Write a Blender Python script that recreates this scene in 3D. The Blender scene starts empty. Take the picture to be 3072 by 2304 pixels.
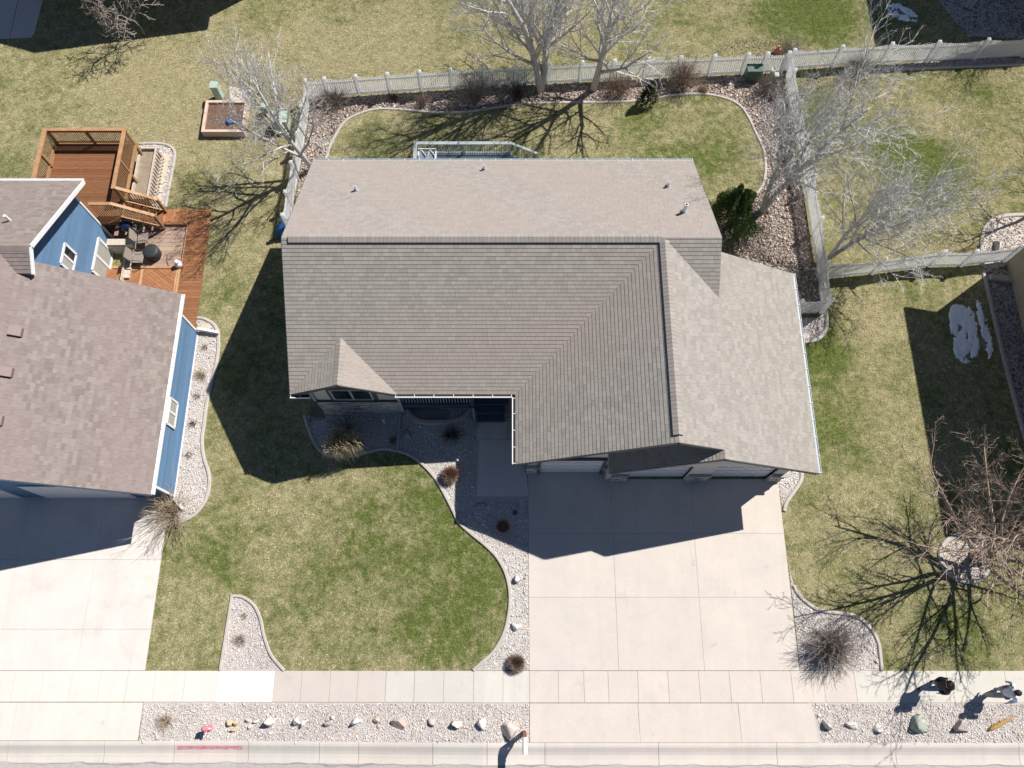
import bpy, bmesh, math, random
import numpy as np
from mathutils import Vector, Matrix
from mathutils.geometry import tessellate_polygon

# ------------------------------------------------------------------ camera, light, exposure
SC = bpy.context.scene
COL = SC.collection
CAM_H, PITCH, FOC = 31.0, math.radians(19.6), 2400.0      # metres up, tilt off straight-down, focal length in 3072-px units
cam = bpy.data.cameras.new('camera'); cam.sensor_width = 36.0; cam.lens = FOC / 3072 * 36.0
cam.clip_start = 0.5; cam.clip_end = 2000
camo = bpy.data.objects.new('camera', cam); COL.objects.link(camo)
camo.location = (0, 0, CAM_H); camo.rotation_euler = (PITCH, 0, 0)
SC.camera = camo

SUN = Vector((-0.6846, -0.4864, -1.0)).normalized()         # direction the light travels
ELEV = math.asin(-SUN.z); AZ = math.atan2(-SUN.x, -SUN.y)
W = bpy.data.worlds.new('World'); SC.world = W; W.use_nodes = True
nt = W.node_tree; bg = nt.nodes['Background']
sky = nt.nodes.new('ShaderNodeTexSky'); sky.sky_type = 'NISHITA'; sky.sun_disc = False
sky.sun_elevation = ELEV; sky.sun_rotation = AZ; sky.altitude = 2200; sky.dust_density = 0.1; sky.air_density = 0.85
nt.links.new(sky.outputs[0], bg.inputs[0]); bg.inputs[1].default_value = 0.062
sl = bpy.data.lights.new('sun', 'SUN'); sl.energy = 5.0; sl.angle = math.radians(0.53); sl.color = (1.0, 0.955, 0.89)
so = bpy.data.objects.new('sun', sl); COL.objects.link(so); so.location = (20, 14, 60)
so.rotation_euler = SUN.to_track_quat('-Z', 'Y').to_euler()
SC.view_settings.view_transform = 'Standard'; SC.view_settings.look = 'None'
SC.view_settings.exposure = 0.40; SC.view_settings.gamma = 1.0
SC.view_settings.use_curve_mapping = False
SC.cycles.max_bounces = 6
RNG = np.random.default_rng(7); random.seed(7)

# ------------------------------------------------------------------ helpers
def gz(x):                                                   # the lots fall 0.8 m towards the blue house
    return -0.8 * min(max((-x - 1.0) / 9.0, 0.0), 1.0)
def gza(x): return -0.8 * np.clip((-x - 1.0) / 9.0, 0, 1)
def PX(px, py, dz=0.0):                                      # survey point of the photograph -> place on (or dz above) the ground
    a = (px - 1536) / FOC; b = -(py - 1152) / FOC
    s, c = math.sin(PITCH), math.cos(PITCH)
    d = (a, s + b * c, -c + b * s); z = 0.0
    for _ in range(12):
        t = (z + dz - CAM_H) / d[2]; z = gz(d[0] * t)
    return Vector((d[0] * t, d[1] * t, z + dz))
def P2(px, py, dz=0.0):
    v = PX(px, py, dz); return (v.x, v.y)

WL = {}
def _link(o, parent, loc):
    COL.objects.link(o); loc = Vector(loc)
    WL[o.name] = loc
    if parent is not None:
        o.parent = parent; o.location = loc - WL[parent.name]
    else: o.location = loc
    return o
def tag(o, label=None, cat=None, group=None, kind=None):
    if label: o['label'] = label
    if cat: o['category'] = cat
    if group: o['group'] = group
    if kind: o['kind'] = kind
    return o
def empty(name, loc, label=None, cat=None, group=None, kind=None):
    o = bpy.data.objects.new(name, None); o.empty_display_size = 0.2
    return tag(_link(o, None, loc), label, cat, group, kind)
def place(name, mesh, parent=None, loc=(0, 0, 0), rot=None):
    o = bpy.data.objects.new(name, mesh); _link(o, parent, loc)
    if rot is not None: o.rotation_euler = rot
    return o

class MB:
    def __init__(s): s.v = []; s.f = []; s.c = []
    def add(s, vs, fs, col=None):
        n = len(s.v); s.v += [tuple(v) for v in vs]; s.f += [tuple(i + n for i in f) for f in fs]
        s.c += [col] * len(fs); return s
    def box(s, x0, x1, y0, y1, z0, z1, col=None):
        return s.add([(x0,y0,z0),(x1,y0,z0),(x1,y1,z0),(x0,y1,z0),(x0,y0,z1),(x1,y0,z1),(x1,y1,z1),(x0,y1,z1)],
                     [(3,2,1,0),(4,5,6,7),(0,1,5,4),(1,2,6,5),(2,3,7,6),(3,0,4,7)], col)
    def beam(s, a, b, w, h, up=(0, 0, 1), col=None):         # w across, h along up; a-b is the centre line
        a = Vector(a); b = Vector(b); d = (b - a).normalized(); u = Vector(up)
        x = d.cross(u)
        if x.length < 1e-4: x = d.cross(Vector((0, 1, 0)))
        x.normalize(); u = x.cross(d); x = x * (w / 2); u = u * (h / 2)
        return s.add([a-x-u, a+x-u, a+x+u, a-x+u, b-x-u, b+x-u, b+x+u, b-x+u],
                     [(3,2,1,0),(4,5,6,7),(0,1,5,4),(1,2,6,5),(2,3,7,6),(3,0,4,7)][::1], col)
    def prism(s, poly, z0, z1, drape=False, col=None):       # poly in x,y (counter-clockwise)
        n = len(poly); g = gz if drape else (lambda x: 0)
        vs = [(x, y, z0 + g(x)) for x, y in poly] + [(x, y, z1 + g(x)) for x, y in poly]
        fs = [tuple(range(n - 1, -1, -1)), tuple(range(n, 2 * n))] + [(i, (i+1) % n, n + (i+1) % n, n + i) for i in range(n)]
        return s.add(vs, fs, col)
    def tube(s, pts, rs, k=6, cap=True, col=None):
        ring = []; pts = [Vector(p) for p in pts]; vs = []
        for i, p in enumerate(pts):
            d = (pts[min(i+1, len(pts)-1)] - pts[max(i-1, 0)])
            if d.length < 1e-6: d = Vector((0, 0, 1))
            d.normalize(); x = d.cross(Vector((0.31, 0.17, 0.93)) if abs(d.z) < 0.9 else Vector((0.9, 0.3, 0.1))).normalized(); y = d.cross(x)
            r = rs[i] if hasattr(rs, '__len__') else rs
            vs += [p + (x * math.cos(t) + y * math.sin(t)) * r for t in [2 * math.pi * j / k for j in range(k)]]
        fs = []
        for i in range(len(pts) - 1):
            for j in range(k):
                fs.append((i*k + j, i*k + (j+1) % k, (i+1)*k + (j+1) % k, (i+1)*k + j))
        if cap: fs += [tuple(range(k - 1, -1, -1)), tuple(range((len(pts)-1)*k, len(pts)*k))]
        return s.add(vs, fs, col)
    def lathe(s, prof, c=(0, 0, 0), k=20, col=None):         # prof: (r, z)
        vs = [(c[0] + r * math.cos(2*math.pi*j/k), c[1] + r * math.sin(2*math.pi*j/k), c[2] + z) for r, z in prof for j in range(k)]
        fs = [(i*k + j, i*k + (j+1) % k, (i+1)*k + (j+1) % k, (i+1)*k + j) for i in range(len(prof)-1) for j in range(k)]
        fs += [tuple(range(k - 1, -1, -1)), tuple(range((len(prof)-1)*k, len(prof)*k))]
        return s.add(vs, fs, col)
    def mesh(s, name, m, smooth=False):
        me = bpy.data.meshes.new(name); me.from_pydata(s.v, [], s.f)
        if isinstance(m, (list, tuple)):
            for q in m: me.materials.append(q)
        elif m: me.materials.append(m)
        if any(c is not None for c in s.c):
            at = me.color_attributes.new('tone', 'FLOAT_COLOR', 'CORNER')
            arr = np.ones((len(me.loops), 4), np.float32); i = 0
            for f, c in zip(s.f, s.c):
                if c is not None: arr[i:i+len(f), :3] = c
                i += len(f)
            at.data.foreach_set('color', arr.ravel())
        if smooth: me.polygons.foreach_set('use_smooth', [True] * len(me.polygons))
        me.update(); return me
    def part(s, name, m, parent=None, smooth=False, loc=(0, 0, 0)):
        return place(name, s.mesh(name, m, smooth), parent, loc)

def npmesh(name, V, F, m, colors=None, smooth=False):         # many triangles at once
    me = bpy.data.meshes.new(name)
    me.vertices.add(len(V)); me.vertices.foreach_set('co', np.asarray(V, np.float32).ravel())
    n = len(F); me.loops.add(n * 3); me.loops.foreach_set('vertex_index', np.asarray(F, np.int32).ravel())
    me.polygons.add(n); me.polygons.foreach_set('loop_start', np.arange(0, n * 3, 3, dtype=np.int32))
    me.polygons.foreach_set('loop_total', np.full(n, 3, np.int32))
    me.materials.append(m); me.update(calc_edges=True)
    if colors is not None:
        at = me.color_attributes.new('tone', 'FLOAT_COLOR', 'POINT')
        c = np.ones((len(V), 4), np.float32); c[:, :3] = colors; at.data.foreach_set('color', c.ravel())
    if smooth: me.polygons.foreach_set('use_smooth', np.ones(n, bool))
    return me

def inside(pts, poly):                                        # vectorised point in polygon
    x, y = pts[:, 0], pts[:, 1]; r = np.zeros(len(pts), bool); n = len(poly)
    for i in range(n):
        x0, y0 = poly[i]; x1, y1 = poly[(i + 1) % n]
        if y0 == y1: continue
        k = ((y0 > y) != (y1 > y)) & (x < (x1 - x0) * (y - y0) / (y1 - y0) + x0); r ^= k
    return r
def spline(pts, sub=5, closed=False):                         # Catmull-Rom through 2-D points
    P = [Vector((p[0], p[1])) for p in pts]; n = len(P); out = []
    rng = range(n if closed else n - 1)
    for i in rng:
        g = (lambda j: P[j % n]) if closed else (lambda j: P[min(max(j, 0), n - 1)])
        a, b, c, d = g(i-1), g(i), g(i+1), g(i+2)
        for k in range(sub):
            t = k / sub
            out.append(tuple(0.5 * ((2*b) + (c-a)*t + (2*a - 5*b + 4*c - d)*t*t + (-a + 3*b - 3*c + d)*t**3)))
    if not closed: out.append(tuple(P[-1]))
    return out
def area2(p): return 0.5 * sum(p[i][0]*p[(i+1) % len(p)][1] - p[(i+1) % len(p)][0]*p[i][1] for i in range(len(p)))
def ccw(p): return list(p) if area2(p) > 0 else list(p)[::-1]
def clip(poly, edges):                                          # poly convex list of (u,v); edges: (px,py,nx,ny) keep n.(q-p)>=0
    for px, py, nx_, ny_ in edges:
        out = []
        for i in range(len(poly)):
            a, b = poly[i], poly[(i+1) % len(poly)]
            da = (a[0]-px)*nx_ + (a[1]-py)*ny_; db = (b[0]-px)*nx_ + (b[1]-py)*ny_
            if da >= 0: out.append(a)
            if (da >= 0) != (db >= 0):
                t = da / (da - db); out.append((a[0] + (b[0]-a[0])*t, a[1] + (b[1]-a[1])*t))
        poly = out
        if len(poly) < 3: return []
    return poly
def sheet(name, poly, dz, m, parent=None):                    # a ground polygon laid over the falling ground
    poly = ccw(poly); bm = bmesh.new(); vs = [bm.verts.new((x, y, 0)) for x, y in poly]
    for tri_ in tessellate_polygon([[Vector((x, y, 0)) for x, y in poly]]):
        try: bm.faces.new([vs[i] for i in tri_])
        except ValueError: pass
    bmesh.ops.recalc_face_normals(bm, faces=bm.faces[:])
    for cx in (-1, -10):
        bmesh.ops.bisect_plane(bm, geom=bm.verts[:] + bm.edges[:] + bm.faces[:], plane_co=(cx, 0, 0), plane_no=(1, 0, 0))
    for v in bm.verts: v.co.z = gz(v.co.x) + dz
    me = bpy.data.meshes.new(name); bm.to_mesh(me); bm.free(); me.materials.append(m)
    return place(name, me, parent)

# ------------------------------------------------------------------ materials
MATS = {}
def nodes(name):
    m = bpy.data.materials.new(name); m.use_nodes = True; t = m.node_tree
    b = t.nodes['Principled BSDF']; MATS[name] = m
    return m, t, b
def N(t, kind, **kw):
    n = t.nodes.new(kind)
    for k, v in kw.items():
        if k in n.inputs: n.inputs[k].default_value = v
        else: setattr(n, k, v)
    return n
def mixc(t, f, a, b, blend='MIX'):
    n = t.nodes.new('ShaderNodeMix'); n.data_type = 'RGBA'; n.blend_type = blend
    for i, v in ((0, f), (6, a), (7, b)):
        if hasattr(v, 'type') and hasattr(v, 'links'): t.links.new(v, n.inputs[i])
        else: n.inputs[i].default_value = (*v, 1) if hasattr(v, '__len__') else v
    return n.outputs[2]
def pos(t): return t.nodes.new('ShaderNodeNewGeometry').outputs['Position']
def noise(t, scale, detail=4, rough=0.55, vec=None):
    n = N(t, 'ShaderNodeTexNoise', Scale=scale, Detail=detail, Roughness=rough); t.links.new(vec or pos(t), n.inputs['Vector']); return n.outputs['Fac']
def ramp(t, fac, a, b):
    n = N(t, 'ShaderNodeMapRange'); n.inputs[1].default_value = a; n.inputs[2].default_value = b; t.links.new(fac, n.inputs[0]); return n.outputs[0]
def math_(t, op, a, b=0.0):
    n = t.nodes.new('ShaderNodeMath'); n.operation = op
    for i, v in ((0, a), (1, b)):
        if hasattr(v, 'links'): t.links.new(v, n.inputs[i])
        else: n.inputs[i].default_value = v
    return n.outputs[0]
def bump(t, b, fac, strength=0.3, dist=0.02):
    n = N(t, 'ShaderNodeBump', Strength=strength, Distance=dist); t.links.new(fac, n.inputs['Height']); t.links.new(n.outputs[0], b.inputs['Normal'])
def simple(name, c1, c2=None, scale=6.0, rough=0.7, bmp=0.0, metal=0.0, spec=0.3, detail=4, tint=False, stretch=None):
    m, t, b = nodes(name); b.inputs['Roughness'].default_value = rough; b.inputs['Metallic'].default_value = metal
    b.inputs['Specular IOR Level'].default_value = spec
    vec = None
    if stretch:
        mp = N(t, 'ShaderNodeMapping'); mp.inputs['Scale'].default_value = stretch; t.links.new(pos(t), mp.inputs[0]); vec = mp.outputs[0]
    out = None
    if c2 is not None:
        f = noise(t, scale, detail, vec=vec); out = mixc(t, ramp(t, f, 0.3, 0.7), c1, c2)
        if bmp: bump(t, b, f, bmp)
    if tint:
        oi = t.nodes.new('ShaderNodeObjectInfo')
        out = mixc(t, 1.0, out if out is not None else c1, oi.outputs['Color'], 'MULTIPLY')
    if out is not None: t.links.new(out, b.inputs['Base Color'])
    else: b.inputs['Base Color'].default_value = (*c1, 1)
    return m
def toned(name, scale=40, var=0.12, rough=0.85, bmp=0.2, spec=0.2):      # colour kept per piece in the 'tone' attribute
    m, t, b = nodes(name); b.inputs['Roughness'].default_value = rough; b.inputs['Specular IOR Level'].default_value = spec
    a = N(t, 'ShaderNodeVertexColor'); a.layer_name = 'tone'
    f = noise(t, scale, 3)
    g = mixc(t, ramp(t, f, 0.25, 0.75), (1 - var,) * 3, (1 + var,) * 3)
    t.links.new(mixc(t, 1.0, a.outputs['Color'], g, 'MULTIPLY'), b.inputs['Base Color'])
    if bmp: bump(t, b, f, bmp, 0.01)
    return m

GREEN = [(5.5, 22.6, 3.0, .5), (9.2, 22.3, 2.6, .6), (-6.4, 23.2, 2.2, .5), (15.2, 24.0, 3.0, .6), (21.5, 25.2, 2.5, .6), (-10.8, 3.5, 2.0, .3), (12.2, 12.5, 2.8, 1.4), (12.8, 8.8, 2.6, 1.1), (18.6, 21.5, 3.0, 1.9), (14.6, 31.0, 3.8, 1.6), (13.8, 23.5, 1.8, .6), (-3.0, 4.4, 6.5, .8), (-1.0, 2.8, 3.4, .45), (-10.5, 5.0, 4.0, .25),
         (16.5, 1.0, 2.5, .6), (18.5, 2.5, 2.0, .6), (-13.4, 25.5, 1.4, .4), (-14.6, 21.0, 1.0, .6), (-12.6, 15.5, 1.1, .6), (-6.5, 31.5, 3.0, .45), (13.9, 25.2, 2.2, .5), (-12.3, 9.0, 1.4, .4), (6.2, 24.2, 1.6, .35), (8.2, 21.6, 2.2, .35), (-10.5, 14.0, 1.2, .3)]
DRY = [(-7.0, 28.5, 6.5, .95), (-17.0, 25.5, 6.5, 1.0), (-13.5, 28.0, 4.0, .4), (-11.0, 21.5, 3.0, .45), (15.3, 14.2, 1.8, .7), (13.5, 5.5, 2.5, .45), (-5.0, 0.3, 1.6, .4), (-11.5, 2.5, 2.2, .4), (20.0, 24.0, 2.5, .45), (2.0, 30.0, 4.0, .35), (3.5, 23.0, 4, .3)]
def grass_nodes(name, blade):
    m, t, b = nodes(name); b.inputs['Roughness'].default_value = 0.9; b.inputs['Specular IOR Level'].default_value = 0.1
    p = pos(t)
    big = noise(t, 0.42, 5, 0.6); med = noise(t, 2.6, 4, 0.6)
    fac = math_(t, 'ADD', math_(t, 'MULTIPLY', big, 0.85), math_(t, 'MULTIPLY', med, 0.85))      # about 0.85 on average
    for lst, sgn in ((GREEN, 1), (DRY, -1)):
        for x, y, r, k in lst:
            d = t.nodes.new('ShaderNodeVectorMath'); d.operation = 'DISTANCE'; t.links.new(p, d.inputs[0]); d.inputs[1].default_value = (x, y, gz(x))
            q = N(t, 'ShaderNodeMapRange'); q.interpolation_type = 'SMOOTHSTEP'; t.links.new(d.outputs['Value'], q.inputs[0])
            q.inputs[1].default_value = r; q.inputs[2].default_value = 0; q.inputs[3].default_value = 0; q.inputs[4].default_value = k * 0.3 * sgn
            fac = math_(t, 'ADD', fac, q.outputs[0])
    g = ramp(t, fac, 0.70, 1.15)
    fine = noise(t, 7.0, 5, 0.75)
    g = math_(t, 'ADD', g, math_(t, 'MULTIPLY', math_(t, 'SUBTRACT', fine, 0.5), 1.7))
    n = N(t, 'ShaderNodeClamp'); t.links.new(g, n.inputs[0]); g = n.outputs[0]
    out = mixc(t, g, (0.60, 0.55, 0.36), (0.19, 0.25, 0.070))
    v1 = noise(t, 15.0, 3, 0.7); v2 = noise(t, 3.1, 4, 0.65)
    out = mixc(t, 1.0, out, mixc(t, ramp(t, v1, 0.32, 0.68), (0.62, 0.62, 0.60), (1.28, 1.28, 1.26)), 'MULTIPLY')
    out = mixc(t, 1.0, out, mixc(t, ramp(t, v2, 0.35, 0.65), (0.84, 0.85, 0.82), (1.1, 1.09, 1.1)), 'MULTIPLY')
    if blade:
        a = N(t, 'ShaderNodeVertexColor'); a.layer_name = 'tone'; out = mixc(t, 1.0, out, a.outputs['Color'], 'MULTIPLY')
    else:
        out = mixc(t, 1.0, out, (0.55, 0.52, 0.46), 'MULTIPLY')
        f2 = noise(t, 60, 3); bump(t, b, f2, 0.6, 0.03)
    t.links.new(out, b.inputs['Base Color'])
    return m
M = MATS
grass_nodes('lawn_soil', False); grass_nodes('grass_blade', True)
def concrete_mat():
    m, t, b = nodes('concrete'); b.inputs['Roughness'].default_value = 0.85; b.inputs['Specular IOR Level'].default_value = 0.25
    f = noise(t, 0.9, 6, 0.65); f2 = noise(t, 14, 4); sp = noise(t, 3.2, 3)
    c = mixc(t, ramp(t, f, 0.3, 0.72), (0.595, 0.548, 0.505), (0.53, 0.494, 0.465))
    c = mixc(t, math_(t, 'MULTIPLY', ramp(t, sp, 0.55, 0.75), 0.45), c, (0.56, 0.505, 0.42))
    c = mixc(t, math_(t, 'MULTIPLY', ramp(t, f2, 0.45, 0.8), 0.16), c, (0.34, 0.32, 0.30))
    st_ = noise(t, 0.55, 7, 0.75); c = mixc(t, math_(t, 'MULTIPLY', ramp(t, st_, 0.56, 0.70), 0.30), c, (0.36, 0.335, 0.32))
    sp2 = noise(t, 1.7, 2); c = mixc(t, math_(t, 'MULTIPLY', ramp(t, sp2, 0.70, 0.76), 0.25), c, (0.30, 0.28, 0.27))
    mp = N(t, 'ShaderNodeMapping'); mp.inputs['Scale'].default_value = (2.6, .22, 1); t.links.new(pos(t), mp.inputs[0])
    tk_ = noise(t, 1.0, 4, .6, mp.outputs[0]); c = mixc(t, math_(t, 'MULTIPLY', ramp(t, tk_, 0.52, 0.72), 0.14), c, (0.37, 0.345, 0.33))
    oi = t.nodes.new('ShaderNodeObjectInfo')
    t.links.new(mixc(t, 1.0, c, oi.outputs['Color'], 'MULTIPLY'), b.inputs['Base Color']); bump(t, b, f2, 0.08, 0.01)
concrete_mat()
toned('shingle', 55, 0.10, 0.9, 0.25); toned('pebble', 30, 0.10, 0.75, 0.15); toned('stone', 22, 0.22, 0.85, 0.4)
toned('bark', 14, 0.22, 0.85, 0.3); toned('needles', 20, 0.25, 0.8, 0.0)
simple('gravel_bed', (0.42, 0.385, 0.36), (0.56, 0.52, 0.49), 45, 0.9, 0.6)
simple('rock_bed', (0.22, 0.18, 0.16), (0.34, 0.29, 0.265), 30, 0.9, 0.6)
simple('mulch', (0.13, 0.095, 0.075), (0.26, 0.20, 0.15), 9, 0.95, 0.8)
simple('soil', (0.115, 0.068, 0.045), (0.19, 0.125, 0.09), 5, 0.95, 0.4)
simple('planter_soil', (0.24, 0.19, 0.145), (0.33, 0.27, 0.20), 6, 0.95, 0.4)
simple('edging', (0.50, 0.46, 0.42), (0.40, 0.37, 0.34), 6, 0.85, 0.2)
simple('joint', (0.34, 0.31, 0.285), (0.26, 0.24, 0.22), 5, 0.95)
simple('asphalt', (0.44, 0.40, 0.385), (0.37, 0.345, 0.335), 7, 0.9, 0.3)
simple('tar', (0.24, 0.235, 0.225), (0.33, 0.32, 0.31), 6, 0.8)
simple('red_paint', (0.58, 0.17, 0.22), (0.56, 0.36, 0.37), 7, 0.7)
simple('roof_deck', (0.17, 0.16, 0.15)); simple('vent_dark', (0.02, 0.02, 0.02))
simple('siding_taupe', (0.56, 0.545, 0.51), (0.52, 0.505, 0.475), 3, 0.7)
simple('siding_blue', (0.088, 0.165, 0.275), (0.10, 0.185, 0.30), 2, 0.6)
simple('trim_dark', (0.10, 0.10, 0.105), (0.085, 0.085, 0.09), 4, 0.6)
simple('trim_white', (0.80, 0.80, 0.80), (0.74, 0.74, 0.75), 5, 0.5)
simple('gutter_grey', (0.36, 0.41, 0.45), (0.31, 0.36, 0.40), 4, 0.45, spec=0.5)
simple('gutter_dark', (0.03, 0.032, 0.035))
simple('door_white', (0.62, 0.62, 0.66), (0.58, 0.58, 0.62), 2, 0.5)
simple('vinyl', (0.88, 0.88, 0.89), (0.85, 0.85, 0.87), 3, 0.4, spec=0.4)
simple('porch_blue', (0.060, 0.085, 0.12), (0.048, 0.07, 0.10), 4, 0.6)
simple('deck_grey', (0.15, 0.20, 0.24), (0.22, 0.27, 0.31), 5, 0.7)
simple('rail_grey', (0.36, 0.41, 0.43), (0.30, 0.35, 0.37), 4, 0.6)
simple('tan_stucco', (0.42, 0.36, 0.27), (0.38, 0.325, 0.245), 12, 0.9, 0.3)
simple('cedar', (0.265, 0.122, 0.056), (0.155, 0.068, 0.033), 3, 0.6, 0.1, tint=True, stretch=(1.2, 14, 14))
simple('cedar_rail', (0.39, 0.235, 0.13), (0.28, 0.16, 0.085), 5, 0.6, tint=True)
simple('old_wood', (0.42, 0.29, 0.23), (0.34, 0.25, 0.20), 4, 0.8, 0.1, tint=True, stretch=(1.2, 12, 12))
simple('grey_wood', (0.58, 0.51, 0.44), (0.46, 0.40, 0.34), 5, 0.85, 0.2)
simple('pale_block', (0.58, 0.51, 0.42), (0.50, 0.43, 0.36), 9, 0.9, 0.3)
simple('snow', (0.96, 0.97, 0.99), (0.90, 0.92, 0.96), 8, 0.6, 0.4)
simple('green_steel', (0.40, 0.51, 0.43), (0.36, 0.46, 0.39), 3, 0.5)
simple('green_dark', (.09, .15, .125), (.07, .125, .105), 4, .6); simple('pipe_white', (0.82, 0.82, 0.82)); simple('dark_hole', (0.01, 0.01, 0.01))
simple('vent_brown', (0.20, 0.14, 0.14), (0.17, 0.12, 0.12), 6, 0.5)
simple('black_cover', (0.022, 0.024, 0.027), (0.045, 0.048, 0.052), 12, 0.55, 0.3)
simple('steel_dark', (0.06, 0.055, 0.05), rough=0.45, spec=0.5); simple('sling', (0.30, 0.25, 0.215), (0.26, 0.22, 0.19), 20, 0.8)
simple('white_metal', (0.80, 0.80, 0.80), rough=0.4); simple('mesh_blue', (0.25, 0.33, 0.42), (0.31, 0.38, 0.46), 30, 0.7)
simple('hydrant_red', (0.58, 0.17, 0.20), (0.56, 0.24, 0.26), 10, 0.5); simple('hydrant_pale', (0.75, 0.55, 0.58))
simple('terracotta', (0.42, 0.19, 0.12), (0.36, 0.15, 0.10), 8, 0.8)
simple('post_red', (0.30, 0.10, 0.065), (0.24, 0.08, 0.05), 8, 0.8)
simple('log', (0.46, 0.29, 0.10), (0.30, 0.17, 0.06), 9, 0.85, 0.4)
simple('blue_plastic', (0.05, 0.17, 0.45)); simple('kettle_blue', (.012, .02, .05), rough=.3); simple('hose_black', (0.03, 0.03, 0.03)); simple('cyan_plastic', (0.30, 0.62, 0.68))
simple('purple_plastic', (0.10, 0.09, 0.22)); simple('orange_plastic', (0.50, 0.20, 0.15)); simple('verdigris', (0.12, 0.22, 0.20))
simple('skin', (0.45, 0.28, 0.21)); simple('hair_dark', (0.018, 0.014, 0.013), (0.03, 0.024, 0.02), 40)
simple('jacket_black', (0.018, 0.016, 0.014), (0.032, 0.028, 0.022), 9, 0.6); simple('denim', (0.09, 0.15, 0.27), (0.12, 0.19, 0.32), 25, 0.8)
simple('jacket_pale', (0.58, 0.62, 0.74), (0.66, 0.69, 0.78), 9, 0.7); simple('trouser_grey', (0.34, 0.33, 0.32), (0.29, 0.285, 0.28), 14, 0.8)
simple('shoe_dark', (0.03, 0.035, 0.05)); simple('shoe_pale', (0.55, 0.55, 0.6))
simple('curtain', (0.42, 0.41, 0.37), (0.36, 0.355, 0.32), 8, 0.9)
def vinyl_mat():                                              # hollow PVC lets some sunlight through
    m = M['vinyl']; t = m.node_tree; b = t.nodes['Principled BSDF']; tr = t.nodes.new('ShaderNodeBsdfTranslucent'); tr.inputs[0].default_value = (.97, .97, .97, 1)
    mx = t.nodes.new('ShaderNodeMixShader'); mx.inputs[0].default_value = .6; out = [n for n in t.nodes if n.type == 'OUTPUT_MATERIAL'][0]
    t.links.new(b.outputs[0], mx.inputs[1]); t.links.new(tr.outputs[0], mx.inputs[2]); t.links.new(mx.outputs[0], out.inputs[0])
vinyl_mat()
def glass_mat():
    m, t, b = nodes('glass'); b.inputs['Base Color'].default_value = (0.02, 0.025, 0.03, 1); b.inputs['Roughness'].default_value = 0.06; b.inputs['Specular IOR Level'].default_value = 0.8
glass_mat()

# ------------------------------------------------------------------ the ground: lawn sheet, beds, concrete
bm = bmesh.new()
XS = [-400, -120, -60, -30, -10, -1, 30, 60, 120, 400]; YS = [-2.5, 10, 40, 100, 400]
gv = [[bm.verts.new((x, y, gz(x))) for x in XS] for y in YS]
for j in range(len(YS) - 1):
    for i in range(len(XS) - 1): bm.faces.new((gv[j][i], gv[j][i+1], gv[j+1][i+1], gv[j+1][i]))
me = bpy.data.meshes.new('lawn'); bm.to_mesh(me); bm.free(); me.materials.append(M['lawn_soil'])
tag(place('lawn', me), kind='structure')

BLOCK = []                                                     # where no grass grows
def poly_px(lst, sm=False):
    p = [P2(*q) for q in lst]; return spline(p) if sm else p
# --- edging curves (surveyed)
E_front = poly_px([(914,1247),(922,1276),(942,1325),(960,1351),(987,1366),(1017,1369),(1062,1366),(1108,1355),(1150,1347),(1192,1353),(1225,1363),(1251,1379),(1277,1402),(1297,1424),(1314,1447),(1336,1487),(1358,1530),(1372,1560),(1386,1577),(1419,1606),(1455,1635),(1488,1668),(1508,1700),(1520,1729),(1529,1773),(1529,1820),(1518,1882),(1500,1926),(1475,1962),(1442,1991),(1420,2011)], True)
E_wedge = poly_px([(661,2012),(697,1788)]) [:1] + poly_px([(697,1788),(725,1790),(750,1804),(768,1824),(783,1860),(790,1897),(797,1922),(812,1962),(834,1991),(854,2012)], True)
E_right = poly_px([(2380,1756),(2393,1781),(2414,1803),(2449,1827),(2486,1836),(2530,1841),(2568,1850),(2596,1869),(2621,1900),(2635,1932),(2640,1969),(2645,2012)], True)
E_garage = poly_px([(2404,1398),(2404,1409),(2404,1436),(2391,1462),(2370,1491),(2357,1512),(2352,1534)], True)
E_gate = poly_px([(2475,936),(2479,953),(2478,985),(2467,1006),(2445,1021),(2405,1028)], True)
E_back = poly_px([(974,490),(981,470),(996,427),(1032,369),(1075,344),(1126,329),(1184,329),(1256,335),(1329,340),(1419,335),(1507,321),(1572,312),(1717,309),(1862,307),(1934,300),(2006,289),(2079,283),(2133,286),(2187,300),(2223,322),(2245,354),(2266,398),(2290,452),(2296,506),(2291,545),(2278,572),(2259,593),(2235,618)], True)
E_blue = poly_px([(580,955),(607,955),(636,969),(651,988),(656,1006),(655,1056),(647,1105),(636,1143),(629,1176),(620,1219),(613,1274),(607,1324),(613,1375),(626,1415),(629,1447),(624,1483),(607,1519),(579,1548),(542,1566),(506,1577)], True)
E_path = poly_px([(421,432),(470,431),(499,435),(518,446),(525,464),(518,512),(507,566),(497,624)], True)
E_far = poly_px([(2948,800),(2944,760),(2945,720),(2955,685),(2975,662),(3005,650),(3040,646),(3090,645)], True)

gravel = {}
gravel['front'] = E_front + [P2(1588,2011), (0.62, 7.5), (0.7, 12.2), (-4.6, 12.2), (-4.6, 10.2), (-7.75, 10.2), (-7.75, 9.75)]
gravel['wedge'] = [P2(697,1788)] + E_wedge[1:] + [P2(661,2012)]
gravel['strip'] = [(P2(431,2110)[0], -1.1), (P2(1588,2109)[0], -1.1), P2(1588,2229), P2(417,2229)]
gravel['strip_r'] = [(P2(2425,2110)[0], -1.1), (22.0, -1.1), (22.0, -2.55), P2(2440,2233)]
gravel['right'] = E_right + [P2(2400,2011), P2(2366,1690)]
gravel['garage'] = E_garage + [(10.55, 6.0), (10.45, 6.98), (10.45, 8.2)]
gravel['gate'] = E_gate + [(10.4, 12.0), (10.4, 14.0), (12.9, 14.0)]
gravel['blue'] = E_blue + [P2(500,1577), (-13.6, 6.0), (-13.6, 14.0)]
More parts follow.
